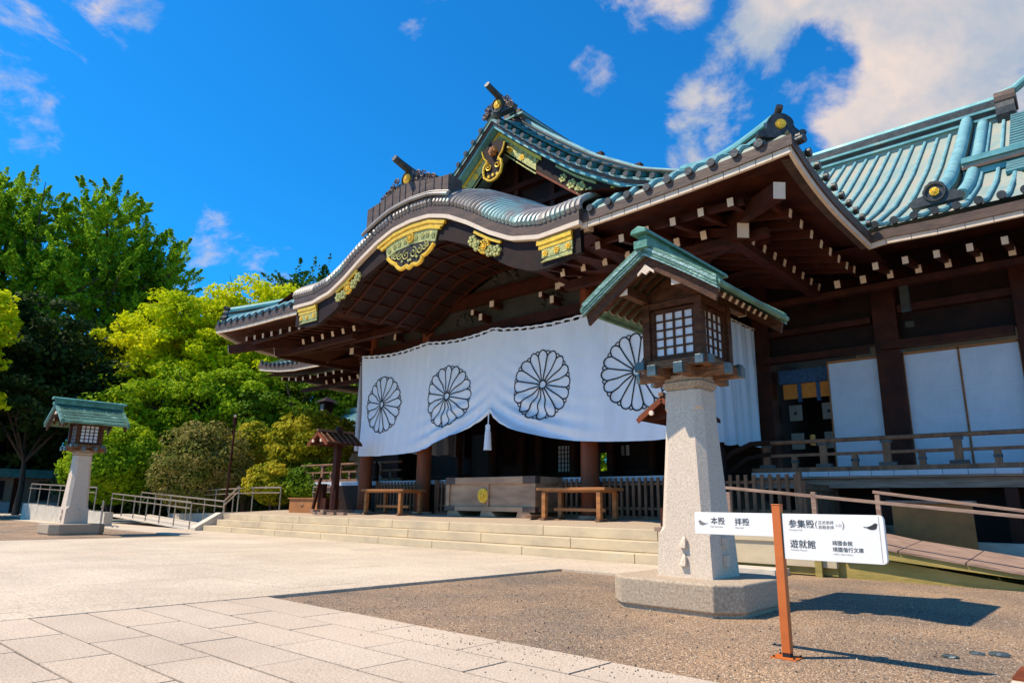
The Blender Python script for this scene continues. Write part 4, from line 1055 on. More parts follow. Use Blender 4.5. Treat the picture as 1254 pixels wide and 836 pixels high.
# ------------------------------------------------------------------ platform, steps
m = MB()
XA, XB = -24.4, -3.55
m.add([(XA, 11.62, .592), (XB, 11.62, .592), (XB, 14.3, .725), (XA, 14.3, .725), (XB, 15.6, .725), (XA, 15.6, .725), (XA, 15.6, 0), (XB, 15.6, 0), (XA, 11.62, 0), (XB, 11.62, 0)],
      [(0, 1, 2, 3), (3, 2, 4, 5), (0, 8, 9, 1), (1, 9, 7, 4, 2), (0, 3, 5, 6, 8), (5, 4, 7, 6)])
m.build('stone_platform', 'granite_base', kind='structure')
m = MB(); xsR = -5.3
def step_row(y0, y1, z0, z1, x0, x1, seed):
    r_ = random.Random(seed); x = x0
    while x < x1 - .05:
        w = r_.uniform(1.9, 2.9); e = min(x + w, x1)
        if x1 - e < .5: e = x1
        m.box(x + .006, e - .006, y0, y1, z0, z1 - .002 + r_.uniform(-.003, .003), 0); x = e
step_row(10.95, 11.40, 0.0, .20, -23.9, xsR, 1); step_row(11.29, 11.8, .202, .40, -23.65, xsR, 2); step_row(11.60, 12.1, .402, .602, -23.4, xsR, 3)
m.box(-23.8, xsR - .02, 11.0, 11.35, 0, .19, 1); m.box(-23.6, xsR - .02, 11.33, 11.62, .2, .39, 1); m.box(-23.4, xsR - .02, 11.63, 11.9, .4, .59, 1)
m.build('stone_steps', ['step', 'joint'], kind='structure', bevel=.012)
m = MB(); m.prism([(10.7, 0), (10.7, .12), (11.55, .62), (12.6, .62), (12.6, 0)], -24.35, -23.95, 0, 'x'); m.build('step_kerb', 'stoneramp', kind='structure')
# right part of the platform front
m = MB(); m.box(-5.28, -3.6, 11.45, 11.7, .14, .50, 0); m.box(-5.28, -3.6, 11.50, 11.7, .02, .138, 1); m.box(-5.5, -4.3, 10.8, 11.4, .0, .10, 2); m.box(-5.28, -3.55, 11.42, 11.72, .502, .60, 0)
m.build('platform_edge_wall', ['step', 'mossy_wood', 'stoneramp'], kind='structure')

# ================================================================== THE CURTAIN
CX = -13.24; CY = 13.86
def ctop(x):
    # hung in three swags between ties
    ties = [-19.42, -16.1, -13.2, -9.35, -7.3]; t = 5.86 if x < -13 else lerp(5.83, 5.74, (x + 13) / 5.7)
    for a, b in zip(ties[:-1], ties[1:]):
        if a <= x <= b:
            u = (x - a) / (b - a); return t - .13 * math.sin(math.pi * u) * (b - a) / 3.5 + .03
    return t
cbot_t = table([(0, 3.52), (.25, 3.34), (.55, 3.18), (1.0, 3.0), (1.5, 2.86), (2.2, 2.70), (3.0, 2.58), (3.9, 2.52), (5, 2.50), (6.3, 2.55)])
def cbot(x): return 3.53 if abs(x - CX) < .02 else cbot_t(abs(x - CX))
def cy(x, z):
    dx = abs(x - CX); d = z - cbot(x); hgt = ctop(x) - z
    # swags gathered up to the middle: folds that follow the hem
    a = .17 * math.exp(-d / .55) * math.exp(-((dx - 1.3) / 1.5) ** 2)
    y = -a * math.sin(d * 15 + dx * 1.2) - .20 * math.exp(-d / .8) * math.exp(-((dx - 1.4) / 1.9) ** 2)
    y += .06 * math.sin(x * 2.3 + 1 + z * .25) * min(1, hgt * .7) + .022 * math.sin(x * 7.3 + z * 1.3) + .012 * math.sin(x * 17 - z * 2.1)
    r_ = math.hypot(dx, z - 3.5)
    y *= 1 - .75 * math.exp(-(dx / .75) ** 2) * (1 if d > .15 else .3)
    y += .03 * math.exp(-dx / .5) * math.sin(dx * 22) * math.exp(-abs(z - 3.9) / 1.1)
    for tx in (-19.42, -16.1, -13.2, -9.35, -7.3):
        q = abs(x - tx); y -= .05 * math.exp(-q / .18) * math.exp(-hgt / .7)
    return CY + y
m = MB(); P = []
xsC = [-19.45 + (12.15) * i / 220 for i in range(221)]
for x in xsC:
    zb, zt = cbot(x), ctop(x)
    P.append([(x, cy(x, lerp(zb, zt, j / 60)), lerp(zb, zt, j / 60)) for j in range(61)])
m.grid(P)
curt = thing('curtain', (CX, CY, 5.9), 'broad white ceremonial curtain with four black chrysanthemum crests across the hall front', 'curtain')
m.build('cloth', 'cloth', curt, smooth=True)
# sewn seams
m = MB()
for zz in (4.75, 3.62):
    for x0, x1 in zip(xsC[:-1:2], xsC[2::2]):
        a = zz + .04 * math.sin(x0 * .9)
        if cbot(x0) < a - .05 and cbot(x1) < a - .05:
            m.add([(x0, cy(x0, a) - .006, a), (x1, cy(x1, a) - .006, a), (x1, cy(x1, a) - .006, a + .012), (x0, cy(x0, a) - .006, a + .012)], [(0, 1, 2, 3)])
for xx in (-16.1, CX, -9.35, -18.0, -14.6, -11.6):
    for j in range(30):
        z0 = lerp(cbot(xx) + .02, ctop(xx), j / 30); z1 = lerp(cbot(xx) + .02, ctop(xx), (j + 1) / 30)
        m.add([(xx - .004, cy(xx, z0) - .006, z0), (xx + .004, cy(xx, z0) - .006, z0), (xx + .004, cy(xx, z1) - .006, z1), (xx - .004, cy(xx, z1) - .006, z1)], [(0, 1, 2, 3)])
m.build('seam', 'sign', curt)
def ribbon(m, pts, w):
    n = len(pts); A = []; B = []
    for i, (x, z) in enumerate(pts):
        x0, z0 = pts[max(0, i - 1)]; x1, z1 = pts[min(n - 1, i + 1)]; tx, tz = x1 - x0, z1 - z0; l_ = math.hypot(tx, tz) or 1
        nx, nz = -tz / l_ * w / 2, tx / l_ * w / 2
        A.append((x + nx, min(cy(x + nx, z + nz), cy(x, z)) - .012, z + nz)); B.append((x - nx, min(cy(x - nx, z - nz), cy(x, z)) - .012, z - nz))
    m.grid([A, B])
for cx_, cz_ in ((-18.16, 4.17), (-15.02, 4.15), (-11.38, 4.13), (-8.52, 4.15)):
    m = MB(); r0, r1, r2 = .11, .76, .95; NP = 16; w = .036
    ribbon(m, [(cx_ + r0 * math.cos(a), cz_ + r0 * math.sin(a)) for a in np.linspace(0, 2 * math.pi, 25)], w)
    for k in range(NP):
        a = 2 * math.pi * (k + .5) / NP; da = math.pi / NP
        ribbon(m, [(cx_ + r * math.cos(a), cz_ + r * math.sin(a)) for r in np.linspace(r0, r1 + .03, 14)], w)
        ac = a + da; rc = r1 + .01; hw = rc * math.sin(da)
        pts = []
        for t in np.linspace(-math.pi / 2, math.pi / 2, 13):
            u = hw * math.sin(t); v = (r2 - rc) * math.cos(t) + rc * math.cos(da)
            pts.append((cx_ + v * math.cos(ac) - u * math.sin(ac), cz_ + v * math.sin(ac) + u * math.cos(ac)))
        ribbon(m, pts, w)
        # tip of the petal behind, between two petals
        pts = [(cx_ + (.885 + .035 * math.cos(t * 1.57)) * math.cos(a + t * .075), cz_ + (.885 + .035 * math.cos(t * 1.57)) * math.sin(a + t * .075)) for t in np.linspace(-1, 1, 7)]
        ribbon(m, pts, w * .8)
    m.build('crest', 'black', curt)
m = MB()
pts = [(x, CY - .02, ctop(x) + .075 + .012 * math.sin(i * 1.9)) for i, x in enumerate(np.linspace(-19.5, -7.28, 120))]
m.tube(pts, .024, 6)
for x in np.arange(-19.4, -7.3, .30):
    z = ctop(x); m.tube([(x - .035, CY, z - .01), (x - .02, CY - .01, z + .08), (x + .02, CY - .01, z + .08), (x + .035, CY, z - .01)], .02, 5)
m.build('rope', 'cloth', curt, smooth=True)
m = MB(); m.tube([(CX, CY - .1, 3.60), (CX, CY - .12, 3.1)], .018, 6)
for k in range(3):
    m.tube([(CX + .07 * math.cos(a), CY - .13, 3.13 - .06 * k + .05 * math.sin(a)) for a in np.linspace(0, 2 * math.pi, 13)], .022, 6)
m.tube([(CX, CY - .12, 3.04), (CX, CY - .12, 2.98), (CX, CY - .12, 2.5)], .05, 14, 0, True, [.045, .075, .10])
for k in range(14):
    a = k * .449; m.tube([(CX + .07 * math.cos(a), CY - .12 + .07 * math.sin(a), 2.98), (CX + .10 * math.cos(a), CY - .12 + .10 * math.sin(a), 2.48)], .012, 5)
m.build('tassel', 'cloth', curt, smooth=True)
# return curtains at both sides
def side_curtain(x, label, zb0, zb1):
    t = thing('curtain', (x, 16.4, 5.8), label, 'curtain')
    m = MB(); P = []; ys_ = np.linspace(13.95, 19.3, 150)
    for y in ys_:
        row = []
        for j in range(25):
            z = lerp(lerp(zb0, zb1, (y - 13.95) / 4.95) + .03 * math.sin(y * 7), 5.72, j / 24)
            amp = .05 * (1.15 - j / 24 * .7)
            row.append((x + amp * math.sin(y * 9 + .5 * math.sin(y * 2.3 + z)) + .02 * math.sin(y * 21 + z * .7), y, z))
        P.append(row)
    m.grid(P); m.build('cloth', 'cloth', t, smooth=True)
    m = MB(); pts = [(x, y, 5.80 - .03 * math.sin(math.pi * i / 59)) for i, y in enumerate(np.linspace(13.95, 19.3, 60))]
    m.tube(pts, .022, 6)
    for y in np.arange(14.05, 19.3, .3): m.tube([(x, y - .03, 5.70), (x, y, 5.79), (x, y + .03, 5.70)], .014, 5)
    m.tube([(x, 19.3, 5.8), (x + .05, 19.4, 5.9), (x - .05, 19.4, 5.75), (x + .08, 19.4, 5.6), (x, 19.35, 5.4), (x + .03, 19.35, 5.25)], .022, 6)
    m.build('rope', 'white', t, smooth=True)
side_curtain(-7.22, 'plain white curtain in vertical folds behind the near stone lantern', 2.45, 2.62)
side_curtain(-19.75, 'plain grey shaded curtain hanging inside the left end of the porch', 2.75, 2.85)

# ================================================================== STONE LANTERNS
def make_lantern():
    t = thing('stone_lantern', (0, 0, 0), '', 'stone lantern', 'stone lanterns flanking the forecourt')
    m = MB()
    def octa(h, c, z): return [(-h + c, -h, z), (h - c, -h, z), (h, -h + c, z), (h, h - c, z), (h - c, h, z), (-h + c, h, z), (-h, h - c, z), (-h, -h + c, z)]
    def loft(m, rings, mi=0):
        k = 8; vs = [p for r_ in rings for p in r_]; fs = []
        for i in range(len(rings) - 1):
            for j in range(k): fs.append((i * k + j, i * k + (j + 1) % k, (i + 1) * k + (j + 1) % k, (i + 1) * k + j))
        fs.append(tuple(range(k))[::-1]); fs.append(tuple((len(rings) - 1) * k + j for j in range(k))); m.add(vs, fs, mi)
    loft(m, [octa(.70, .21, -.02), octa(.70, .21, .035), octa(.725, .215, .05), octa(.725, .215, .29), octa(.71, .21, .305)])
    m.build('plinth', 'granite_base', t, bevel=.012)
    m = MB()
    h = lambda z: lerp(.315, .215, (z - .3) / 1.97)
    loft(m, [octa(h(.3), .001, .303), octa(h(.72), .001, .72), octa(h(.80), .075, .80), octa(h(1.95), .085, 1.95), octa(h(2.05), .085, 2.05), octa(h(2.10), .045, 2.08), octa(h(2.27), .045, 2.27)])
    for z in (.42, .60):
        for sx, sy in ((0, -1), (1, 0), (-1, 0)):
            r_ = h(z) ; px, py = sx * r_, sy * r_
            if sy: m.add([(-.035, py, z), (.035, py, z), (.035, py, z + .10), (.0, py, z + .13), (-.0351, py - .045, z), (.035, py - .045, z), (.035, py - .03, z + .10)], [(0, 1, 5, 4), (4, 5, 6, 3), (1, 2, 6, 5), (0, 4, 3)])
            else: m.box(min(px, px + sx * .04), max(px, px + sx * .04), -.04, .04, z, z + .11)
    m.build('pillar', 'granite', t, bevel=.008)
    m = MB()
    loft(m, [octa(.20, .06, 2.272), octa(.235, .07, 2.31), octa(.25, .075, 2.36), octa(.225, .07, 2.385), octa(.235, .07, 2.44)])
    m.build('collar', 'granite_base', t)
    # stepped brackets
    m = MB()
    L_ = .56
    for s in (-.16, .16):
        m.bar((s, -L_, 2.46), (s, L_, 2.46), .10, .11, 0); m.bar((-L_, s, 2.462), (L_, s, 2.462), .10, .108, 0)
        for e in (-1, 1):
            m.bar((s, e * (L_ - .04), 2.46), (s, e * (L_ + .008), 2.46), .108, .118, 1); m.bar((e * (L_ - .04), s, 2.462), (e * (L_ + .008), s, 2.462), .108, .116, 1)
    for s in (-.36, .36):
        m.bar((s, -.46, 2.545), (s, .46, 2.545), .09, .09, 0); m.bar((-.46, s, 2.547), (.46, s, 2.547), .09, .086, 0)
        for e in (-1, 1):
            m.bar((s, e * .43, 2.545), (s, e * .468, 2.545), .097, .098, 1); m.bar((e * .43, s, 2.547), (e * .468, s, 2.547), .097, .094, 1)
    m.build('bracket', ['bracket_wood', 'cap_metal'], t, bevel=.005)
    # light box
    m = MB(); z0, z1 = 2.56, 3.28; hb = .325
    for sx in (-1, 1):
        for sy in (-1, 1): m.box(sx * hb - .045, sx * hb + .045, sy * hb - .045, sy * hb + .045, z0, z1)
    for (a, b) in ((z0, z0 + .06), (3.21, 3.28)):
        for s in (-1, 1):
            m.box(-hb + .046, hb - .046, s * hb - .035, s * hb + .035, a, b); m.box(s * hb - .035, s * hb + .035, -hb + .046, hb - .046, a, b)
    m.box(-.33, .33, -.33, .33, z0 - .02, z0 + .01)
    m.build('light_box_frame', 'wood_lantern', t, bevel=.004)
    for ax, s in (('y', -1), ('x', 1), ('x', -1), ('y', 1)):
        m = MB(); a0, a1 = -.238, .238; c0, c1 = 2.655, 3.16
        def B(u0, u1, w0, w1, d0, d1, mi):
            if ax == 'y': m.box(u0, u1, min(s * d0, s * d1), max(s * d0, s * d1), w0, w1, mi)
            else: m.box(min(s * d0, s * d1), max(s * d0, s * d1), u0, u1, w0, w1, mi)
        B(a0, a1, c0, c1, .295, .302, 0)
        for k in range(5): u = lerp(a0, a1, k / 4); B(u - .012, u + .012, c0, c1, .303, .320, 1)
        for k in range(6): w = lerp(c0, c1, k / 5); B(a0, a1, w - .010, w + .010, .304, .317, 1)
        B(-.279, a0 - .0, c0 - .03, c1 + .03, .30, .33, 1); B(a1, .279, c0 - .03, c1 + .03, .30, .33, 1); B(a0, a1, c0 - .033, c0 - .012, .30, .328, 1); B(a0, a1, c1 + .012, c1 + .033, .30, .328, 1)
        m.build('lattice_pane', ['paper', 'wood_lantern'], t)
    # roof: gable to the front, purlins, rafters, verge boards, ridge
    Yf, Yb, E, ze, zr = -.92, .90, .82, 3.15, 3.69
    def rz(d): t_ = d / E; return zr + (ze - zr) * (t_ - .02 * math.sin(math.pi * t_))
    m = MB()
    for s in (-1, 1):
        top = [(s * E * i / 10, rz(E * i / 10) + .07) for i in range(11)]; bot = [(x, z - .055) for x, z in top]
        pts = top + bot[::-1]
        m.prism(pts, Yf, Yb, 0)
        # layered verge
        for o0, o1, dy, mi in ((.074, .105, -.012, 0), (.030, .068, -.020, 1), (-.005, .024, -.012, 0), (-.034, -.010, -.004, 1)):
            pts = [(s * E * i / 10, rz(E * i / 10) + o1) for i in range(11)] + [(s * E * i / 10, rz(E * i / 10) + o0) for i in range(10, -1, -1)]
            m.prism(pts, Yf + dy, Yf + .06, mi); m.prism(pts, Yb - .06, Yb - dy, mi)
        m.tube([(s * E, Yf, ze + .035), (s * E, Yb, ze + .035)], .035, 8, 0)
        for k in range(1, 6):
            d = E * k / 6; m.box(s * d - .006, s * d + .006, Yf + .07, Yb - .07, rz(d) + .07, rz(d) + .082, 0)
        for k in range(9):
            y = lerp(Yf + .12, Yb - .12, k / 8); m.bar((s * .02, y, rz(0) + .078), (s * (E - .01), y, rz(E) + .078), .016, .016, 0)
    m.build('roof', ['lantern_copper', 'lantern_pale'], t, smooth=False)
    m = MB()
    m.box(-.075, .075, Yf - .03, Yb + .03, zr + .06, zr + .14, 0); m.box(-.055, .055, Yf - .02, Yb + .02, zr + .141, zr + .19, 0)
    m.prism([(-.10, zr + .19), (-.085, zr + .235), (0, zr + .27), (.085, zr + .235), (.10, zr + .19)], Yf - .10, Yb + .10, 0)
    m.prism([(-.085, zr + .03), (-.085, zr + .12), (.085, zr + .12), (.085, zr + .03)], Yf - .06, Yf - .0, 0)
    m.build('ridge', 'lantern_green', t, bevel=.006)
    m = MB()
    for s in (-1, 1):        # barge boards
        for y in (Yf + .05, Yb - .09):
            pts = [(s * d, rz(d) - .035) for d in np.linspace(0, E - .02, 9)] + [(s * d, rz(d) - .16 - .02 * (d / E)) for d in np.linspace(E - .05, 0, 9)]
            m.prism(pts, y, y + .04, 0)
        m.box(s * .325 - .05, s * .325 + .05, Yf + .10, Yb - .10, 3.285, 3.385, 0)
        for y in (Yf + .085, Yb - .099): m.box(s * .325 - .052, s * .325 + .052, y, y + .014, 3.283, 3.387, 1)
    m.prism([(-.31, 3.25), (.31, 3.25), (.31, 3.40), (0, 3.60), (-.31, 3.40)], -.33, .33, 0)
    m.prism([(-.10, 3.44), (-.05, 3.48), (0, 3.44), (.05, 3.48), (.10, 3.44), (.1, 3.47), (.03, 3.53), (0, 3.56), (-.03, 3.53), (-.1, 3.47)], Yf + .03, Yf + .05, 1)
    m.build('gable_board', ['wood_lantern', 'white'], t)
    for s in (-1, 1):
        for k in range(10):
            m = MB(); y = lerp(Yf + .2, Yb - .2, k / 9)
            a = Vector((s * (E - .17), y, rz(E - .17) - .07)); b = Vector((s * .05, y, rz(.05) - .07)); m.bar(a, b, .045, .055, 0); d = (b - a).normalized(); m.bar(a - d * .008, a - d * .001, .047, .057, 1)
            m.build('rafter', ['wood_lantern', 'white'], t)
    return t
lan = make_lantern()
lan.location = (-3.63, 7.05, 0); lan['label'] = 'large near stone lantern with a small green gabled roof, beside the white sign board'
l2 = copy_tree(lan); l2.location = (-23.6, 6.9, 0); l2['label'] = 'far stone lantern with green roof standing at the left edge of the paved forecourt'
for ch in l2.children:
    pass

# ================================================================== SIGN POST
sp = thing('sign_post', (-1.985, 5.11, 0), 'orange brown square post carrying two white direction boards with black lettering', 'sign')
m = MB(); m.box(-2.015, -1.955, 5.08, 5.14, .035, 1.03); m.box(-2.018, -1.952, 5.077, 5.143, 1.03, 1.038, 0); m.build('post', ['orange'], sp, bevel=.003)
m = MB(); m.box(-2.08, -1.90, 5.03, 5.19, .0, .008, 0); m.box(-2.012, -1.958, 5.083, 5.137, .0085, .06, 1)
for a in (-1, 1):
    for b in (-1, 1): m.cyl((-1.99 + a * .07, 5.11 + b * .06, .008), (-1.99 + a * .07, 5.11 + b * .06, .018), .008, seg=6, mi=1)
m.build('base_plate', ['orange', 'black'], sp)
def round_rect(x0, x1, z0, z1, rl, rr, n=6):
    p = []
    for cx_, cz_, r, a0 in ((x1 - rr, z1 - rr, rr, 0), (x0 + rl, z1 - rl, rl, 90), (x0 + rl, z0 + rl, rl, 180), (x1 - rr, z0 + rr, rr, 270)):
        for i in range(n + 1):
            a = math.radians(a0 + 90 * i / n); p.append((cx_ + r * math.cos(a), cz_ + r * math.sin(a)))
    return p
m = MB(); m.prism(round_rect(-2.635, -2.016, .808, .972, .012, .004), 5.093, 5.128, 0)
b1 = m.build('sign_board', 'sign', sp, bevel=.002, label='narrow left board with two words and a dove')
m = MB(); m.prism(round_rect(-1.948, -1.283, .660, .972, .006, .03), 5.093, 5.128, 0)
b2 = m.build('sign_board', 'sign', sp, bevel=.002, label='wide right board with three lines of writing and a dove')
m = MB(); m.box(-1.953, -1.949, 5.095, 5.126, .665, .97); m.build('fixing_strip', 'teal_tile', sp)
def text(body, x, z, size, parent, mt='ink', wscale=1.0, name='lettering', y=5.0915, bold=0.0):
    cu = bpy.data.curves.new(name, 'FONT'); cu.body = body; cu.size = size; cu.extrude = .0003; cu.offset = bold
    o = bpy.data.objects.new('tmp', cu); COL.objects.link(o)
    bpy.context.view_layer.update()
    dg = bpy.context.evaluated_depsgraph_get(); me = bpy.data.meshes.new_from_object(o.evaluated_get(dg))
    bpy.data.objects.remove(o)
    me.name = name; me.materials.clear(); me.materials.append(M[mt])
    pw = wloc(parent)
    me.transform(Matrix.Translation((x - pw.x, y - pw.y, z - pw.z)) @ Matrix.Rotation(math.pi / 2, 4, 'X') @ Matrix.Diagonal((wscale, 1, 1, 1)))
    o = bpy.data.objects.new(name, me); link(o, parent); return o
text('本殿', -2.500, .888, .058, b1, bold=.0002); text('拝殿', -2.308, .885, .058, b1, bold=.0002)
text('Main Sanctuary', -2.505, .862, .017, b1, 'faint_ink'); text('Main Hall', -2.305, .859, .017, b1, 'faint_ink')
text('参集殿', -1.905, .882, .060, b2, bold=.0002); text('(', -1.724, .887, .060, b2, 'grey_ink'); text('正式参拝', -1.700, .908, .026, b2, 'grey_ink'); text('昇殿参拝', -1.700, .876, .026, b2, 'grey_ink'); text('入口', -1.586, .893, .020, b2, 'grey_ink'); text(')', -1.545, .887, .060, b2, 'grey_ink')
text('Reception Hall', -1.902, .858, .015, b2, 'faint_ink')
text('遊就館', -1.905, .745, .060, b2, bold=.0002); text('Yushukan Museum', -1.902, .722, .015, b2, 'faint_ink')
text('靖國会館', -1.618, .772, .033, b2); text('靖國偕行文庫', -1.618, .730, .033, b2); text('Kaikan  Kaiko Library', -1.615, .708, .014, b2, 'faint_ink')
def dove(cx_, cz_, s, flip, parent):
    P_ = [(-1.0, .12), (-.72, .08), (-.45, .10), (-.1, .30), (.25, .62), (.42, .86), (.60, .95), (.78, .90), (.86, .78), (1.0, .68), (.84, .62), (.80, .35), (.78, .0), (.62, -.35), (.3, -.52), (-.05, -.52), (-.35, -.36), (-.6, -.12), (-.98, -.02)]
    m = MB(); m.prism([(cx_ + flip * a * s, cz_ + b * s * .62) for a, b in P_], 5.0912, 5.0925, 0)
    return m.build('dove_mark', 'ink' if flip > 0 else 'grey_ink', parent)
dove(-2.565, .888, .040, -1, b1); dove(-1.362, .893, .046, 1, b2)
m = MB(); m.box(-1.312, -1.310, 5.0915, 5.0925, .668, .965); m.build('rule_line', 'grey_ink', b2)

# ================================================================== OFFERTORY BOX
z0 = floor_z(13.9)
ob = thing('offertory_box', (-13.05, 14.1, z0), 'long low wooden offertory box with a round gilt crest between the porch columns', 'offertory box')
x0, x1, y0, y1 = -14.75, -11.42, 13.62, 14.75
m = MB()
m.box(x0 + .05, x1 - .05, y0 + .06, y1 - .06, z0 + .22, z0 + .86, 0)
for x in np.arange(x0 + .1, x1, .13): m.box(x - .03, x + .03, y0 + .1, y1 - .1, z0 + .86, z0 + .93, 1)
b = m.build('body', ['box_wood', 'wood_grey'], ob)
m = MB()
m.box(x0, x1, y0, y0 + .10, z0 + .86, z0 + 1.04); m.box(x0, x1, y1 - .1, y1, z0 + .86, z0 + 1.04); m.box(x0, x0 + .1, y0 + .1, y1 - .1, z0 + .86, z0 + 1.04); m.box(x1 - .1, x1, y0 + .1, y1 - .1, z0 + .86, z0 + 1.04)
m.box(x0, x1, y0, y0 + .08, z0 + .14, z0 + .26); m.box(x0, x1, y1 - .08, y1, z0 + .14, z0 + .26); m.box(x1 - .1, x1, y0 + .08, y1 - .08, z0 + .14, z0 + .26)
for x in (x0, -13.12, x1 - .14): m.box(x + .002, x + (.138 if x != -13.12 else .05), y0 + .01, y0 + .09, z0 + .261, z0 + .859)
m.box(x1 - .12, x1 - .001, y1 - .14, y1 - .01, z0 + .261, z0 + .859)
m.build('frame', 'box_wood', ob, bevel=.006)
m = MB()
for x in (x0, x1): 
    a, c = (x - .004, x + .38) if x == x0 else (x - .42, x + .004)
    m.box(a, c, y0 - .006, y0 + .2, z0 + .855, z0 + 1.045); m.box(a, c - (.0 if x == x1 else .0), y0 - .006, y0 + .15, z0 + .135, z0 + .265)
split_build(m, 'corner_fitting', 'copper_brown', ob)
for xa in (x0 + .05, (x0 + x1) / 2 - .3, x1 - .65):
    m = MB(); m.prism([(xa, z0), (xa + .6, z0), (xa + .5, z0 + .07), (xa + .42, z0 + .139), (xa + .05, z0 + .139)], y0 + .02, y1 - .02); m.build('foot', 'box_wood', ob)
cz_ = z0 + .55; crest_disc(b, (-13.28, y0 + .055, cz_), .19)

# ================================================================== BENCHES / TABLES
def bench(x0, x1, y0, y1, z, label):
    t = thing('offering_table', ((x0 + x1) / 2, (y0 + y1) / 2, z), label, 'table', 'low tables on the porch platform')
    m = MB(); m.box(x0, x1, y0, y1, z + .70, z + .765); m.build('tabletop', 'wood_table', t, bevel=.006)
    for x in (x0 + .2, x1 - .2):
        for y in (y0 + .08, y1 - .08):
            m = MB(); m.box(x - .055, x + .055, y - .05, y + .05, z + .062, z + .66); m.build('leg', 'wood_table', t, bevel=.004)
        m = MB(); m.box(x - .06, x + .06, y0 - .02, y1 + .02, z + .0, z + .06); m.build('foot', 'wood_fence', t)
    m = MB(); m.box(x0 + .15, x1 - .15, y0 + .06, y0 + .10, z + .661, z + .70); m.box(x0 + .15, x1 - .15, y1 - .10, y1 - .06, z + .661, z + .70); m.build('apron', 'wood_table', t)
    m = MB(); m.box(x0 + .256, x1 - .256, (y0 + y1) / 2 - .03, (y0 + y1) / 2 + .03, z + .22, z + .29); m.build('stretcher', 'wood_table', t)
bench(-18.05, -16.0, 13.1, 14.0, floor_z(13.2), 'low wooden table in front of the two left porch columns')
bench(-10.95, -8.95, 13.1, 13.9, floor_z(13.2), 'low wooden table to the right of the offertory box')
m = MB(); z = floor_z(13); m.box(-11.3, -10.4, 13.3, 13.5, z, z + .05); m.box(-11.3, -11.1, 13.1, 13.7, z + .05, z + .12); m.build('wooden_sledge', 'wood_fence', label='small wooden floor runner lying between the offertory box and the right table', cat='floor runner')

# ================================================================== FENCES
def fence(x0, x1, y, label, axis='x', h=.98, step=.17, z=None, w=.07):
    z = floor_z(y) if z is None else z
    t = thing('picket_fence', (x0, y, z) if axis == 'x' else (y, x0, z), label, 'fence', 'picket fences round the porch')
    def bx(m, a, b, c, d, e, f, mi=0):
        if axis == 'x': m.box(a, b, c, d, e, f, mi)
        else: m.box(c, d, a, b, e, f, mi)
    m = MB(); x = x0
    while x < x1: bx(m, x, x + w, y - .02, y + .02, z + .08, z + h); x += step
    m.build('picket', 'wood_fence', t)
    m = MB(); bx(m, x0 - .03, x1 + .03, y + .021, y + .06, z + .80, z + .86); bx(m, x0 - .03, x1 + .03, y + .021, y + .06, z + .22, z + .28); bx(m, x0 - .05, x1 + .05, y - .06, y + .09, z, z + .075); m.build('rail', 'wood_fence', t)
    for x in (x0 - .1, x1 + .02):
        m = MB(); bx(m, x, x + .09, y - .03, y + .07, z + .076, z + h + .04); m.build('post', 'wood_fence', t)
fence(-19.2, -16.85, 14.62, 'dark picket fence between the two left porch columns')
fence(-16.2, -14.95, 14.62, 'short picket fence left of the offertory box')
fence(-11.9, -7.6, 14.62, 'long picket fence right of the offertory box')
fence(-22.0, -19.85, 14.9, 'picket fence left of the first porch column')
fence(-6.95, -5.05, 14.05, 'picket fence behind the near stone lantern')
fence(14.15, 16.0, -4.95, 'close boarded fence panel running back under the veranda', 'y', .93, .085)

# ================================================================== NOTICE STANDS
def stand(x, y, z, label, brace=True):
    t = thing('notice_stand', (x, y, z), label, 'notice stand', 'roofed notice stands on the platform')
    m = MB(); m.box(x - .09, x + .09, y - .09, y + .09, z + .081, z + 2.75); m.build('post', 'wood', t)
    m = MB(); m.box(x - 1.0, x + .75, y - .14, y - .0, z, z + .08); m.box(x - .07, x + .07, y - .7, y + .7, z + .0, z + .078) if False else None
    m.box(x - .35, x - .2, y - .6, y + .5, z + .0805, z + .15); m.box(x + .2, x + .35, y - .6, y + .5, z + .0805, z + .15)
    m.build('base', 'wood_grey', t)
    m = MB(); m.box(x - .5, x - .32, y - .1, y + .05, z + .151, z + .5)
    m.build('brace', 'wood', t)
    if brace:
        m = MB(); m.box(x - .78, x - .52, y - .1, y + .05, z + .151, z + .95); m.build('brace', 'wood', t)
        for a, b in (((x - .85, y - .2, z + .16), (x - .60, y - .15, z + 1.15)), ((x + .25, y - .2, z + .16), (x + .12, y - .1, z + .8))):
            m = MB(); m.bar(a, b, .1, .05); m.build('brace', 'wood', t)
    m = MB(); ex, zr_, zee = .54, z + 2.55, z + 2.18
    for s in (-1, 1):
        m.prism([(x, zr_), (x + s * ex, zee), (x + s * ex, zee - .05), (x, zr_ - .05)], y - .75, y + .55, 0)
        for k in range(7):
            yy = lerp(y - .72, y + .52, k / 6); m.bar((x + s * .04, yy, zr_ - .01), (x + s * ex, yy, zee + .015), .035, .03, 1)
    m.box(x - .05, x + .05, y - .8, y + .6, zr_ - .0, zr_ + .07, 1)
    m.build('roof', ['wood', 'wood_fence'], t)
    m = MB(); m.box(x - .5, x + .5, y + .3, y + .38, z + 2.16, z + 2.24); m.build('roof_beam', 'wood', t)
    m = MB(); m.box(x - .5, x + .5, y - .55, y - .47, z + 2.16, z + 2.24, 0)
    for s in (-1, 1):
        m.tube([(x + s * .22, y - .76, z + 2.25), (x + s * .22, y - .80, z + 2.25)], .05, 8, 1, True); m.bar((x, y - .77, zr_ - .06), (x + s * ex, y - .77, zee - .07), .03, .09, 2)
    m.build('gable_trim', ['wood', 'white', 'wood_red'], t)
stand(-18.95, 12.75, floor_z(12.75), 'small roofed wooden notice stand left of the white curtain')
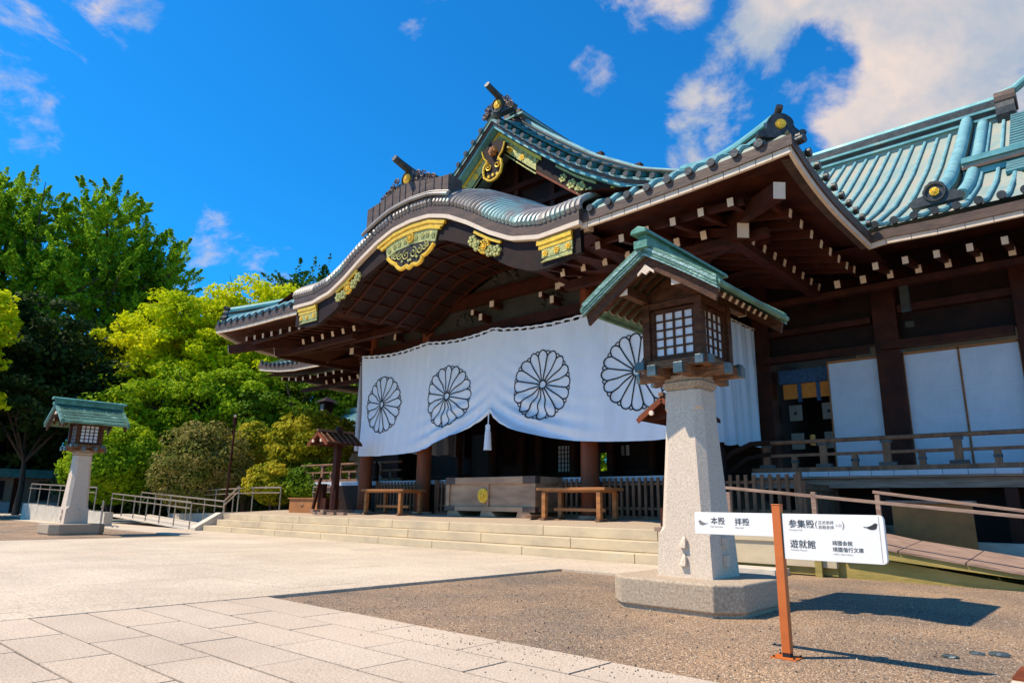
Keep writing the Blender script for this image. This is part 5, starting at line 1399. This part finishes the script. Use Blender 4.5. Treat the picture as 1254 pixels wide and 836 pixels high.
stand(-6.48, 12.2, floor_z(12.2) - .12, 'roofed wooden notice stand half hidden behind the near stone lantern', False)
# brown chest at the left end of the platform
t = thing('brown_chest', (-21, 13, .6), 'low rusty brown chest at the left end of the platform', 'chest')
m = MB(); m.box(-22.0, -19.9, 13.0, 13.6, .62, 1.12); m.build('body', 'rust', t, bevel=.01)
m = MB(); m.box(-22.05, -19.85, 12.95, 13.65, 1.122, 1.16); m.build('lid', 'rust', t)
m = MB(); m.tube([(-21.3, 12.985, .95), (-21.25, 12.96, .95), (-21.15, 12.96, .95), (-21.1, 12.985, .95)], .015, 6); m.build('handle', 'steel', t)

# ================================================================== RIGHT RAMP
t = thing('wooden_ramp', (-2.5, 12.2, 0), 'mossy wooden wheelchair ramp with pink brown deck and handrails at the right', 'ramp')
def rampz(x): return .56 - (x + 3.55) * .14 if x > -3.55 else .60
xr1 = .9
m = MB(); x = -3.55; k = 0
while x < xr1:
    e = min(x + .82, xr1); m.add([(x + .012, 11.42, rampz(x) ), (e - .006, 11.42, rampz(e)), (e - .006, 12.95, rampz(e) + .10), (x + .012, 12.95, rampz(x) + .10), (x + .012, 11.42, rampz(x) - .03), (e - .006, 11.42, rampz(e) - .03), (e - .006, 12.95, rampz(e) + .07), (x + .012, 12.95, rampz(x) + .07)],
          [(0, 1, 2, 3), (0, 4, 5, 1), (1, 5, 6, 2), (2, 6, 7, 3), (3, 7, 4, 0)]); x = e
m.build('deck', 'wood_grey', t)
m = MB(); m.prism([(-3.55, .528), (xr1, rampz(xr1) - .031), (xr1, max(-.05, rampz(xr1) - .2)), (-3.55, .37)], 11.45, 11.52, 0); m.prism([(-3.55, .57), (xr1, rampz(xr1) - .031), (xr1, 0), (-3.55, 0)], 12.85, 12.92, 0); m.build('side_board', 'mossy_wood', t)
m = MB(); m.prism([(-4.4, 0), (-4.4, .40), (-3.6, .38), (-.7, .0), (.3, -.02)], 11.56, 11.6, 0); m.prism([(-3.5, .40), (xr1, rampz(xr1) - .2), (xr1, 0), (-3.5, 0)], 11.53, 11.555, 0) if False else None
m.build('skirt_board', 'mossy_wood', t)
for x in (-5.28, -3.86, -.2):
    m = MB(); m.box(x - .035, x + .035, 11.44, 11.51, 0 if x > -4 else .6, rampz(x) + .68); split_build(m, 'rail_post', 'wood_grey', t)
def rail(y, xa, za, xb, zb):
    m = MB(); m.bar((xa, y, za), (xb, y, zb), .07, .05); return m.build('handrail', 'wood_grey', t, bevel=.006)
rail(11.475, -5.34, 1.355, 1.2, .72)
rail(12.9, -3.36, 1.31, 1.2, .68)
for x in (-3.3, -1.2, .9):
    m = MB(); m.box(x - .035, x + .035, 12.87, 12.93, rampz(x), 1.30 - (x + 3.36) * .138 - .03); split_build(m, 'rail_post', 'wood_grey', t)
m = MB(); m.box(-3.9, -3.8, 11.38, 11.44, 0, .48); split_build(m, 'support_post', 'mossy_wood', t)
t = thing('rust_brown_panel', (-2.8, 14.2, .4), 'large rust brown panel with grey lid leaning behind the ramp', 'panel')
m = MB(); m.box(-3.40, -2.16, 14.15, 14.2, .36, 1.14); m.build('board', 'rust', t)
m = MB(); m.box(-3.48, -2.14, 14.1, 14.5, 1.142, 1.19); m.build('top_ledge', 'wood_grey', t, bevel=.01)
m = MB(); m.box(-3.38, -3.28, 14.21, 14.45, 0, 1.13); m.box(-2.3, -2.2, 14.21, 14.45, 0, 1.13); m.build('frame', 'wood_dark', t)
m = MB(); m.box(-6.0, 3, 14.9, 15.2, 0, .48); m.build('plinth_wall', 'stoneramp', label='low pale stone wall under the veranda behind the ramp', cat='wall')

# ================================================================== TREES AND SHRUBS
def leaf_mesh(name, pts, size, mt, parent, up=0.25, aspect=1.6, nrm=None, jitter=.4):
    """one small pointed leaf face per point, turned at random"""
    n = len(pts); a = rng.normal(size=(n, 3)); a[:, 2] *= .6; a /= np.linalg.norm(a, axis=1)[:, None]
    if nrm is not None: nn = nrm + rng.normal(size=(n, 3)) * .75
    else: nn = rng.normal(size=(n, 3)); nn[:, 2] += up * 3
    nn /= np.linalg.norm(nn, axis=1)[:, None]
    a -= nn * (a * nn).sum(1)[:, None]; a /= np.linalg.norm(a, axis=1)[:, None] + 1e-9
    b = np.cross(nn, a); s = size * (1 + rng.uniform(-jitter, jitter, n))[:, None]
    v = np.stack([pts - a * s * aspect / 2, pts + b * s / 2 - a * s * .1, pts + a * s * aspect / 2, pts - b * s / 2 - a * s * .1], 1).reshape(-1, 3)
    me = bpy.data.meshes.new(name); me.vertices.add(4 * n); me.vertices.foreach_set('co', (v - np.array(wloc(parent))).astype(np.float32).ravel())
    me.loops.add(4 * n); me.loops.foreach_set('vertex_index', np.arange(4 * n, dtype=np.int32)); me.polygons.add(n)
    me.polygons.foreach_set('loop_start', np.arange(0, 4 * n, 4, dtype=np.int32)); me.polygons.foreach_set('loop_total', np.full(n, 4, dtype=np.int32))
    me.materials.append(M[mt]); me.update(); me.validate()
    o = bpy.data.objects.new(name, me); return link(o, parent)
def on_blob(c, r, n, inner=.75):
    d = rng.normal(size=(n, 3)); d /= np.linalg.norm(d, axis=1)[:, None]
    return np.array(c) + d * np.array(r) * rng.uniform(inner, 1.0, n)[:, None], d
def tree(name, label, cat, base, blobs, nclump, nleaf, csize, lsize, mt, group=None, inner=.7, flat=.7, trunk=.35, limbs=True, zmin=None, feather=0):
    """blobs: ellipsoids (centre, radii); clumps of leaves scattered over their shells"""
    t = thing(name, base, label, cat, group)
    vol = np.array([r[0] * r[1] + r[0] * r[2] for c, r in blobs]); vol = vol / vol.sum()
    P = []; Nn = []
    for (c, r), f in zip(blobs, vol):
        k = max(3, int(nclump * f)); cc, d = on_blob(c, r, k, inner)
        for q in range(k):
            if zmin is not None and cc[q][2] < zmin: continue
            m_ = int(nleaf * rng.uniform(.6, 1.3)); g_ = rng.normal(size=(m_, 3)); ln = np.linalg.norm(g_, axis=1)[:, None]
            g_ = g_ / ln * rng.uniform(.35, 1, m_)[:, None] ** .6
            s_ = csize * rng.uniform(.6, 1.35)
            off = g_ * np.array([s_, s_, s_ * flat])
            if feather:
                ax = d[q] * 1.0 + np.array([rng.normal() * .5, rng.normal() * .5, .45 + rng.normal() * .3]); ax /= np.linalg.norm(ax)
                tt = rng.uniform(-1, 1, m_); off = ax * (tt * s_ * feather)[:, None] + g_ * (s_ * .42 * (1.15 - (tt + 1) / 2))[:, None]
            P.append(cc[q] + off); Nn.append(g_ * .6 + d[q] * .5 + np.array([0, 0, .5]))
    P = np.concatenate(P); Nn = np.concatenate(Nn)
    leaf_mesh('crown', P, lsize, mt, t, nrm=Nn)
    if trunk:
        m = MB(); b = Vector(base); tops = sorted(blobs, key=lambda q: -q[1][0])[:7]
        zc = min(c[2] for c, r in blobs)
        fork = Vector((b.x, b.y, lerp(b.z, zc, .55)))
        m.tube([b, b.lerp(fork, .5) + Vector((.1, .05, 0)), fork], trunk, 10, 0, True, [trunk * 1.25, trunk, trunk * .8])
        for c, r in tops:
            e = Vector(c) + Vector((0, 0, r[2] * .3)); mid = fork.lerp(e, .5) + Vector((random.uniform(-.4, .4), random.uniform(-.4, .4), .4))
            m.tube([fork, mid, e], trunk * .5, 7, 0, True, [trunk * .6, trunk * .35, trunk * .1])
            for k in range(4):
                d = Vector((random.uniform(-1, 1), random.uniform(-1, 1), random.uniform(0, 1))); f = Vector(c) + Vector((d.x * r[0], d.y * r[1], d.z * r[2])) * .85
                m.tube([mid, mid.lerp(f, .5) + Vector((0, 0, .2)), f], trunk * .2, 5, 0, True, [trunk * .28, trunk * .16, trunk * .05])
        m.build('trunk', 'bark', t, smooth=True)
    return t
# camera-side unit vectors for laying the far row of trees out: u along the row, w away
def PT(px_, D, z):  # bearing from the yard in degrees (0 = +Y, 90 = -X), distance, height
    a = math.radians(px_); return (-D * math.sin(a), D * math.cos(a), z)
TG = 'trees behind the forecourt'
def bl(deg, D, z, r, rz=None): return (PT(deg, D, z), (r, r, rz or r))
# tall ginkgos
tree('ginkgo_tree', 'tall feathery green ginkgo tree at the left edge of the picture', 'tree', PT(80, 62, 0), [bl(80.5, 62, 21.5, 4.8, 5), bl(82, 61, 17.5, 5, 5), bl(77.5, 62, 19.5, 4.2, 5.5), bl(84, 62, 22, 4, 5), bl(79, 60, 14.5, 5.5, 4.5)], 900, 170, .95, .14, 'leaf_ginkgo', TG, .25, trunk=.5, feather=.7)
tree('ginkgo_tree', 'tall feathery green ginkgo tree right of the leftmost one, its crown ending against blue sky', 'tree', PT(73, 62, 0), [bl(74.5, 62, 22, 4.2, 5), bl(71.5, 62, 18.5, 4.4, 5.5), bl(75, 60, 17, 5, 5), bl(69.5, 62, 15, 3.6, 4), bl(70.6, 61, 19.5, 2.6, 3.2), bl(72.5, 61, 13, 5, 4.5)], 900, 170, .95, .14, 'leaf_ginkgo', TG, .25, trunk=.5, feather=.7)
tree('pine_tree', 'dark blue green conifer top between the ginkgo and the yellow tree', 'tree', PT(66.5, 66, 0), [bl(67.3, 66, 15.5, 2.4, 2.6), bl(66, 66, 13, 3.4, 3), bl(68.5, 66, 12, 4.2, 3)], 130, 70, 1.2, .26, 'leaf_pine', TG, .3, trunk=.35, feather=1.2)
tree('evergreen_tree', 'large dark evergreen tree under the ginkgos at the left', 'tree', PT(77, 52, 0), [bl(77, 51, 10.2, 3.8, 3.2), bl(80, 51, 8.8, 4.3, 3.6), bl(74, 52, 9, 3.6, 4), bl(78, 50, 6, 4.6, 4), bl(82.5, 50, 7.5, 4, 4.4), bl(73.5, 50, 5.8, 3.8, 4)], 300, 110, 1.15, .22, 'leaf_dark', TG, .45, flat=.4, zmin=4.6, trunk=.16)
tree('maple_tree', 'yellow leaved tree cut off by the left edge of the picture', 'tree', PT(85, 47, 0), [bl(80.6, 46, 10.6, 1.3, 1.3), bl(80.3, 46, 8.6, 1.1, 1.0), bl(83, 46, 9, 2.6, 3), bl(79.8, 46, 6.0, 1.0, .8)], 90, 90, .8, .2, 'leaf_yellow', TG, .5, trunk=.25)
tree('evergreen_tree', 'dark evergreen mass behind the low teal roofed building at the far left', 'tree', PT(84, 66, 0), [bl(84, 66, 9, 6, 6), bl(79, 66, 8, 6, 5.5), bl(82, 64, 6, 4, 4), bl(75.5, 66, 6.5, 6, 6), bl(78, 64, 5.5, 4, 4), bl(78, 64, 10, 4, 4), bl(75, 64, 10, 4, 4)], 460, 100, 1.5, .30, 'leaf_dark', TG, .5, flat=.5)
# bright yellow-green camphors
tree('camphor_tree', 'bright yellow green camphor tree with domed crown left of the hall', 'tree', PT(68.5, 53, 0), [bl(69.7, 52, 12.5, 2.9, 2.6), bl(67.4, 52, 12.8, 2.4, 2.4), bl(71.5, 52, 10.6, 2.6, 2.4), bl(68.3, 50.5, 10.2, 3.2, 2.6), bl(70.5, 50.5, 8, 2.8, 2.4), bl(66.6, 51, 9.4, 2.6, 2.4)], 290, 130, .85, .17, 'leaf_yellow', TG, .6, flat=.55)
tree('camphor_tree', 'largest bright yellow green camphor tree rising behind the left roof corner', 'tree', PT(62.5, 55, 0), [bl(63.8, 54, 15.3, 3.0, 2.5), bl(61, 54, 14.8, 3.0, 2.4), bl(66, 53, 13.0, 3.0, 2.8), bl(58.5, 55, 14.3, 3.0, 2.6), bl(63.3, 52, 12.2, 3.4, 2.8), bl(60, 52, 11.6, 3.4, 2.6), bl(65.5, 51.5, 10.2, 2.8, 2.6), bl(62.5, 50.5, 8.9, 3.2, 2.6), bl(56, 55, 13.3, 3, 2.6)], 460, 130, .9, .17, 'leaf_yellow', TG, .6, flat=.55)
tree('pine_tree', 'blue green conifer with pointed twigs showing above the camphor crowns', 'tree', PT(58, 72, 0), [bl(60.6, 72, 23.0, 3.4, 1.4), bl(58.3, 72, 22.8, 2.4, 2.4), bl(56, 72, 22.5, 2.8, 3), bl(59.5, 72, 20.5, 4, 2)], 90, 70, 1.3, .24, 'leaf_pine', TG, .2, trunk=.4, feather=1.4)
tree('evergreen_tree', 'green evergreen tree just above the left roof edge', 'tree', PT(56.5, 66, 0), [bl(57.6, 66, 18.3, 3.0, 2.2), bl(55.5, 66, 18.8, 3.2, 2.6), bl(54, 66, 17.5, 3, 2.6)], 120, 100, 1.1, .22, 'leaf_mid', TG, .5)
# darker middle storey
tree('broadleaf_tree', 'mid green broadleaf tree below the camphors, behind the shrubs', 'tree', PT(66, 47, 0), [bl(66.8, 47, 6.7, 2.8, 2.4), bl(69.8, 47, 6.0, 2.6, 2.2), bl(63.8, 47, 7.0, 2.8, 2.6), bl(72, 47, 5, 2.4, 2)], 260, 130, .75, .15, 'leaf_bright', TG, .6, flat=.55)
tree('broadleaf_tree', 'darker green broadleaf tree under the left roof corner', 'tree', PT(58, 46, 0), [bl(60.3, 46, 7.2, 2.8, 2.6), bl(57.5, 46, 8.2, 2.8, 2.8), bl(55, 46, 8.6, 2.8, 2.6), bl(61.5, 45, 4.6, 2.6, 2.4), bl(57, 45, 5, 2.8, 2.4)], 240, 120, .85, .17, 'leaf_mid', TG, .6, flat=.5)
tree('evergreen_tree', 'dark evergreen hedge of trees deep in shade behind the shrubs', 'tree', PT(64, 56, 0), [bl(70, 56, 5, 4, 5), bl(66, 56, 5, 4, 5), bl(62, 56, 6, 4, 6), bl(58, 56, 7, 4, 7), bl(54, 56, 8, 4, 7), bl(50, 56, 8, 5, 7)], 300, 120, 1.3, .28, 'leaf_dark', TG, .55, flat=.5)
tree('broadleaf_tree', 'green broadleaf tree in the court seen through the porch', 'tree', PT(35, 58, 0), [bl(33, 58, 4.4, 3.2, 3), bl(36, 58, 4.8, 3.2, 3), bl(40, 58, 4.8, 3.2, 3), bl(30, 58, 5.5, 3.5, 3.5)], 200, 120, .9, .2, 'leaf_bright', TG, .6)
tree('evergreen_hedge', 'low dark hedge closing the yard behind the ramp rails', 'hedge', PT(66, 44, 0), [bl(a_, 44, 1.3, 2.1, 1.9) for a_ in range(54, 73, 3)], 280, 120, .8, .2, 'leaf_dark', None, .5, trunk=0)
# shrubs
SG = 'rounded shrubs left of the hall'
def shrub(name, label, deg, D, z, r, rz_, mt, n, ls=.085, base=0.0, squash=.8):
    c = PT(deg, D, z); t = thing(name, (c[0], c[1], base), label, 'shrub', SG)
    blobs = []
    k = 95
    d = rng.normal(size=(k, 3)); d[:, 2] = np.abs(d[:, 2]) * .9 - .35; d /= np.linalg.norm(d, axis=1)[:, None]
    P = []; Nn = []
    for q in range(k):
        cc = np.array(c) + d[q] * np.array([r, r, rz_]) * rng.uniform(.78, .93); m_ = int(n / k); g_ = rng.normal(size=(m_, 3)); g_ /= np.linalg.norm(g_, axis=1)[:, None]
        s_ = r * .27 * rng.uniform(.7, 1.25); P.append(cc + g_ * s_ * np.array([1, 1, squash]) * rng.uniform(.75, 1.05, m_)[:, None]); Nn.append(g_ + d[q] * .6)
    m_ = n // 2; g_ = rng.normal(size=(m_, 3)); g_ /= np.linalg.norm(g_, axis=1)[:, None]; P.append(np.array(c) + g_ * np.array([r, r, rz_]) * .82); Nn.append(g_)
    P = np.concatenate(P); Nn = np.concatenate(Nn); ok = P[:, 2] > base + .02; P = P[ok]; Nn = Nn[ok]
    leaf_mesh('foliage', P, ls, mt, t, nrm=Nn)
    m = MB(); b = Vector((c[0], c[1], base))
    for q in range(5):
        e = Vector(c) + Vector((random.uniform(-.5, .5) * r, random.uniform(-.5, .5) * r, rz_ * .3)); m.tube([b, b.lerp(e, .5), e], .05, 6, 0, True, [.07, .05, .02])
    m.build('stem', 'bark', t)
    return t
shrub('round_shrub', 'bright green rounded shrub right behind the far stone lantern', 71.6, 39, 2.55, 2.1, 2.15, 'leaf_bright', 17000, .12)
shrub('round_shrub', 'bronze brown clipped dome shrub behind the ramp rails', 65.9, 35, 2.3, 2.05, 2.25, 'leaf_brown', 20000, .085)
shrub('round_shrub', 'yellow green shrub behind the dark lamp post', 62.7, 37.5, 3.0, 1.35, 2.0, 'leaf_olive', 9000, .11)
shrub('round_shrub', 'olive yellow layered shrub right of the lamp post, beside the notice stand', 57.8, 32.0, 3.45, 1.9, 1.65, 'leaf_olive', 14000, .10, squash=.45)
shrub('round_shrub', 'small lower olive shrub at the foot of the layered shrub', 60.6, 31.0, 1.7, 1.2, 1.0, 'leaf_olive', 9000, .085, squash=.5)
shrub('round_shrub', 'dark green low hedge shrub under the layered shrub by the chest', 57.5, 30.5, 1.6, 1.5, 1.0, 'leaf_mid', 9000, .085)

# ================================================================== LEFT BACKGROUND BUILDINGS, RAMP, RAILS
t = thing('side_building', (-57, 14, 0), 'low dim building with a dark teal roof edge at the far left under the trees', 'building')
m = MB(); m.box(-60.5, -59.5, 6, 17.8, 0, 2.6); m.build('wall', 'plaster', t)
m = MB(); m.add([(-58.2, 5.5, 2.75), (-58.2, 18.2, 2.75), (-62.5, 18.2, 4.2), (-62.5, 5.5, 4.2), (-58.2, 5.5, 2.7), (-58.2, 18.2, 2.7), (-62.5, 18.2, 4.1), (-62.5, 5.5, 4.1)], [(0, 1, 2, 3), (4, 7, 6, 5), (0, 4, 5, 1), (1, 5, 6, 2), (3, 7, 4, 0)])
m.box(-58.35, -58.1, 5.5, 18.2, 2.42, 3.0, 1)
for k in range(26): y = 5.7 + k * .5; m.box(-58.4, -58.0, y, y + .1, 2.34, 2.415, 2)
m.build('roof', ['wood_dark', 'teal_tile', 'wood_red'], t)
for y in (9.5, 13.2, 16.2):
    m = MB(); m.box(-59.0, -58.7, y, y + .3, 0, 2.4); m.build('post', 'wood', t)
for y0_, y1_ in ((6.5, 9.0), (10.3, 12.8), (14.8, 15.6)):
    m = MB(); m.box(-59.48, -59.44, y0_, y1_, .9, 2.2); m.build('window', 'black', t)
m = MB(); m.box(-59.4, -59.3, 6, 17.5, .0, .75); m.build('skirting', 'blue_board', t)
# pale building with verdigris roof beside the hall
t = thing('annex_building', (-36, 25, 0), 'distant annex with a pale verdigris roof glimpsed between the shrubs and the curtain', 'building')
m = MB(); m.box(-42, -31.2, 22, 29, 0, 4.3); m.build('wall', 'plaster', t)
m = MB(); m.add([(-43, 20.6, 4.1), (-30.3, 20.6, 4.1), (-31, 25, 6.5), (-42.3, 25, 6.5), (-43, 20.6, 3.95), (-30.3, 20.6, 3.95)], [(0, 1, 2, 3), (0, 4, 5, 1)])
m.add([(-43, 29.4, 4.1), (-30.3, 29.4, 4.1), (-31, 25, 6.5), (-42.3, 25, 6.5)], [(0, 3, 2, 1)]); m.add([(-30.3, 20.6, 4.1), (-30.3, 29.4, 4.1), (-31, 25, 6.5)], [(0, 1, 2)]); m.add([(-43, 20.6, 4.1), (-43, 29.4, 4.1), (-42.3, 25, 6.5)], [(0, 2, 1)])
for k in range(30): x = lerp(-42.8, -30.5, k / 29); x2 = lerp(-42.1, -31.2, k / 29); m.bar((x, 20.6, 4.13), (x2, 25, 6.53), .07, .05, 1)
m.box(-42.4, -30.9, 24.8, 25.2, 6.5, 6.75, 2)
m.build('roof', ['copper_pale', 'copper_rib', 'copper_pale'], t)
t = thing('garden_lantern', (-30.1, 19.4, 0), 'small dark lantern on a pole in the trees, left of the curtain top', 'lantern')
m = MB(); m.cyl((-30.1, 19.4, 0), (-30.1, 19.4, 5.4), .07, seg=8); m.build('pole', 'wood_dark', t)
m = MB(); m.box(-30.35, -29.85, 19.15, 19.65, 5.42, 5.95, 0); m.box(-30.23, -29.97, 19.135, 19.149, 5.5, 5.85, 1); m.build('lamp_box', ['wood_dark', 'plaster'], t)
m = MB(); m.add([(-30.55, 18.95, 5.95), (-29.65, 18.95, 5.95), (-29.65, 19.85, 5.95), (-30.55, 19.85, 5.95), (-30.1, 19.4, 6.25)], [(0, 1, 4), (1, 2, 4), (2, 3, 4), (3, 0, 4), (3, 2, 1, 0)]); m.build('roof', 'wood_dark', t)
# lamp post
t = thing('lamp_post', (-27.3, 13.3, .0), 'thin dark lamp post with a small head beside the bronze shrub', 'lamp post')
m = MB(); m.cyl((-27.3, 13.3, 0), (-27.0, 13.2, 4.05), .05, .04, 10); m.build('pole', 'wood', t, smooth=True)
m = MB(); m.cyl((-27.0, 13.2, 4.05), (-26.98, 13.15, 4.3), .09, .07, 10); m.tube([(-27.0, 13.2, 4.28), (-26.85, 13.1, 4.38), (-26.75, 13.05, 4.36)], .06, 8); m.build('lamp_head', 'wood', t, smooth=True)
m = MB(); m.cyl((-26.75, 13.05, 4.36), (-26.68, 13.0, 4.36), .06, .05, 8); m.build('lens', 'white', t)
# stone ramp with steel rails
t = thing('stone_ramp', (-30, 12, 0), 'pale stone wheelchair ramp running along behind the far lantern to the steps', 'ramp')
m = MB(); m.prism([(-25.0, 0), (-32.5, 0), (-32.5, .40), (-25.0, .06)], 12.35, 12.5); m.prism([(-24.4, 0), (-34, 0), (-34, .42), (-24.4, .62)], 13.9, 14.1); m.box(-24.9, -24.4, 11.2, 14.1, 0, .55) if False else None
m.prism([(-26.2, 0), (-24.4, 0), (-24.4, .64), (-26.2, .56)], 12.52, 13.9); m.build('wall', 'stoneramp', t)
m = MB(); m.prism([(-25.0, 0.04), (-34, .40), (-34, .36), (-25, 0)], 11.0, 12.34); m.build('deck', 'stoneramp', t)
t2 = thing('stone_ramp', (-37, 9, 0), 'low pale stone block ramp wall left of the far lantern', 'ramp')
m = MB()
for k in range(9): x = -40.5 + k * 1.25; m.box(x, x + 1.23, 9.6, 9.9, 0, .78 - .03 * k)
m.build('wall', 'stoneramp', t2)
def steel_rail(pts, label, h=.95, mid=.75, every=1.5):
    t = thing('steel_handrail', pts[0], label, 'handrail', 'steel handrails of the ramps')
    m = MB(); m.tube([(x, y, z + h) for x, y, z in pts], .028, 8); m.build('top_rail', 'steel', t, smooth=True)
    m = MB(); m.tube([(x + .05, y - .06, z + mid) for x, y, z in pts], .02, 8); m.build('lower_rail', 'steel', t, smooth=True)
    for a, b in zip(pts[:-1], pts[1:]):
        L_ = (Vector(b) - Vector(a)).length; n = max(1, round(L_ / every))
        for k in range(n + (1 if b == pts[-1] else 0)):
            p = Vector(a).lerp(Vector(b), k / n)
            m = MB(); m.cyl(p, p + Vector((0, 0, h)), .024, seg=8); m.tube([p + Vector((0, 0, mid - .07)), p + Vector((.05, -.06, mid - .02))], .01, 5); m.build('post', 'steel', t, smooth=True)
steel_rail([(-25.1, 11.0, 0), (-33.8, 11.3, .32)], 'steel handrail descending along the near side of the stone ramp')
steel_rail([(-25.6, 12.42, .06), (-33.8, 12.5, .40)], 'steel handrail on the middle wall of the stone ramp')
steel_rail([(-24.2, 13.9, .60), (-26.4, 13.95, .60), (-36, 14.0, .42)], 'steel handrail rising along the far side of the stone ramp')
steel_rail([(-25.3, 12.3, .1), (-24.3, 12.3, .60)], 'short slanting steel handrail beside the steps')
steel_rail([(-40.2, 9.75, .75), (-31.0, 9.75, .52)], 'steel handrail on the stone block wall left of the far lantern')
steel_rail([(-29.6, 9.6, 0), (-28.3, 9.2, 0)], 'short steel rail just right of the far lantern plinth', every=.6)
steel_rail([(-24.2, 15.3, .65), (-22.3, 15.3, .65)], 'steel handrail end above the steps left of the brown chest')
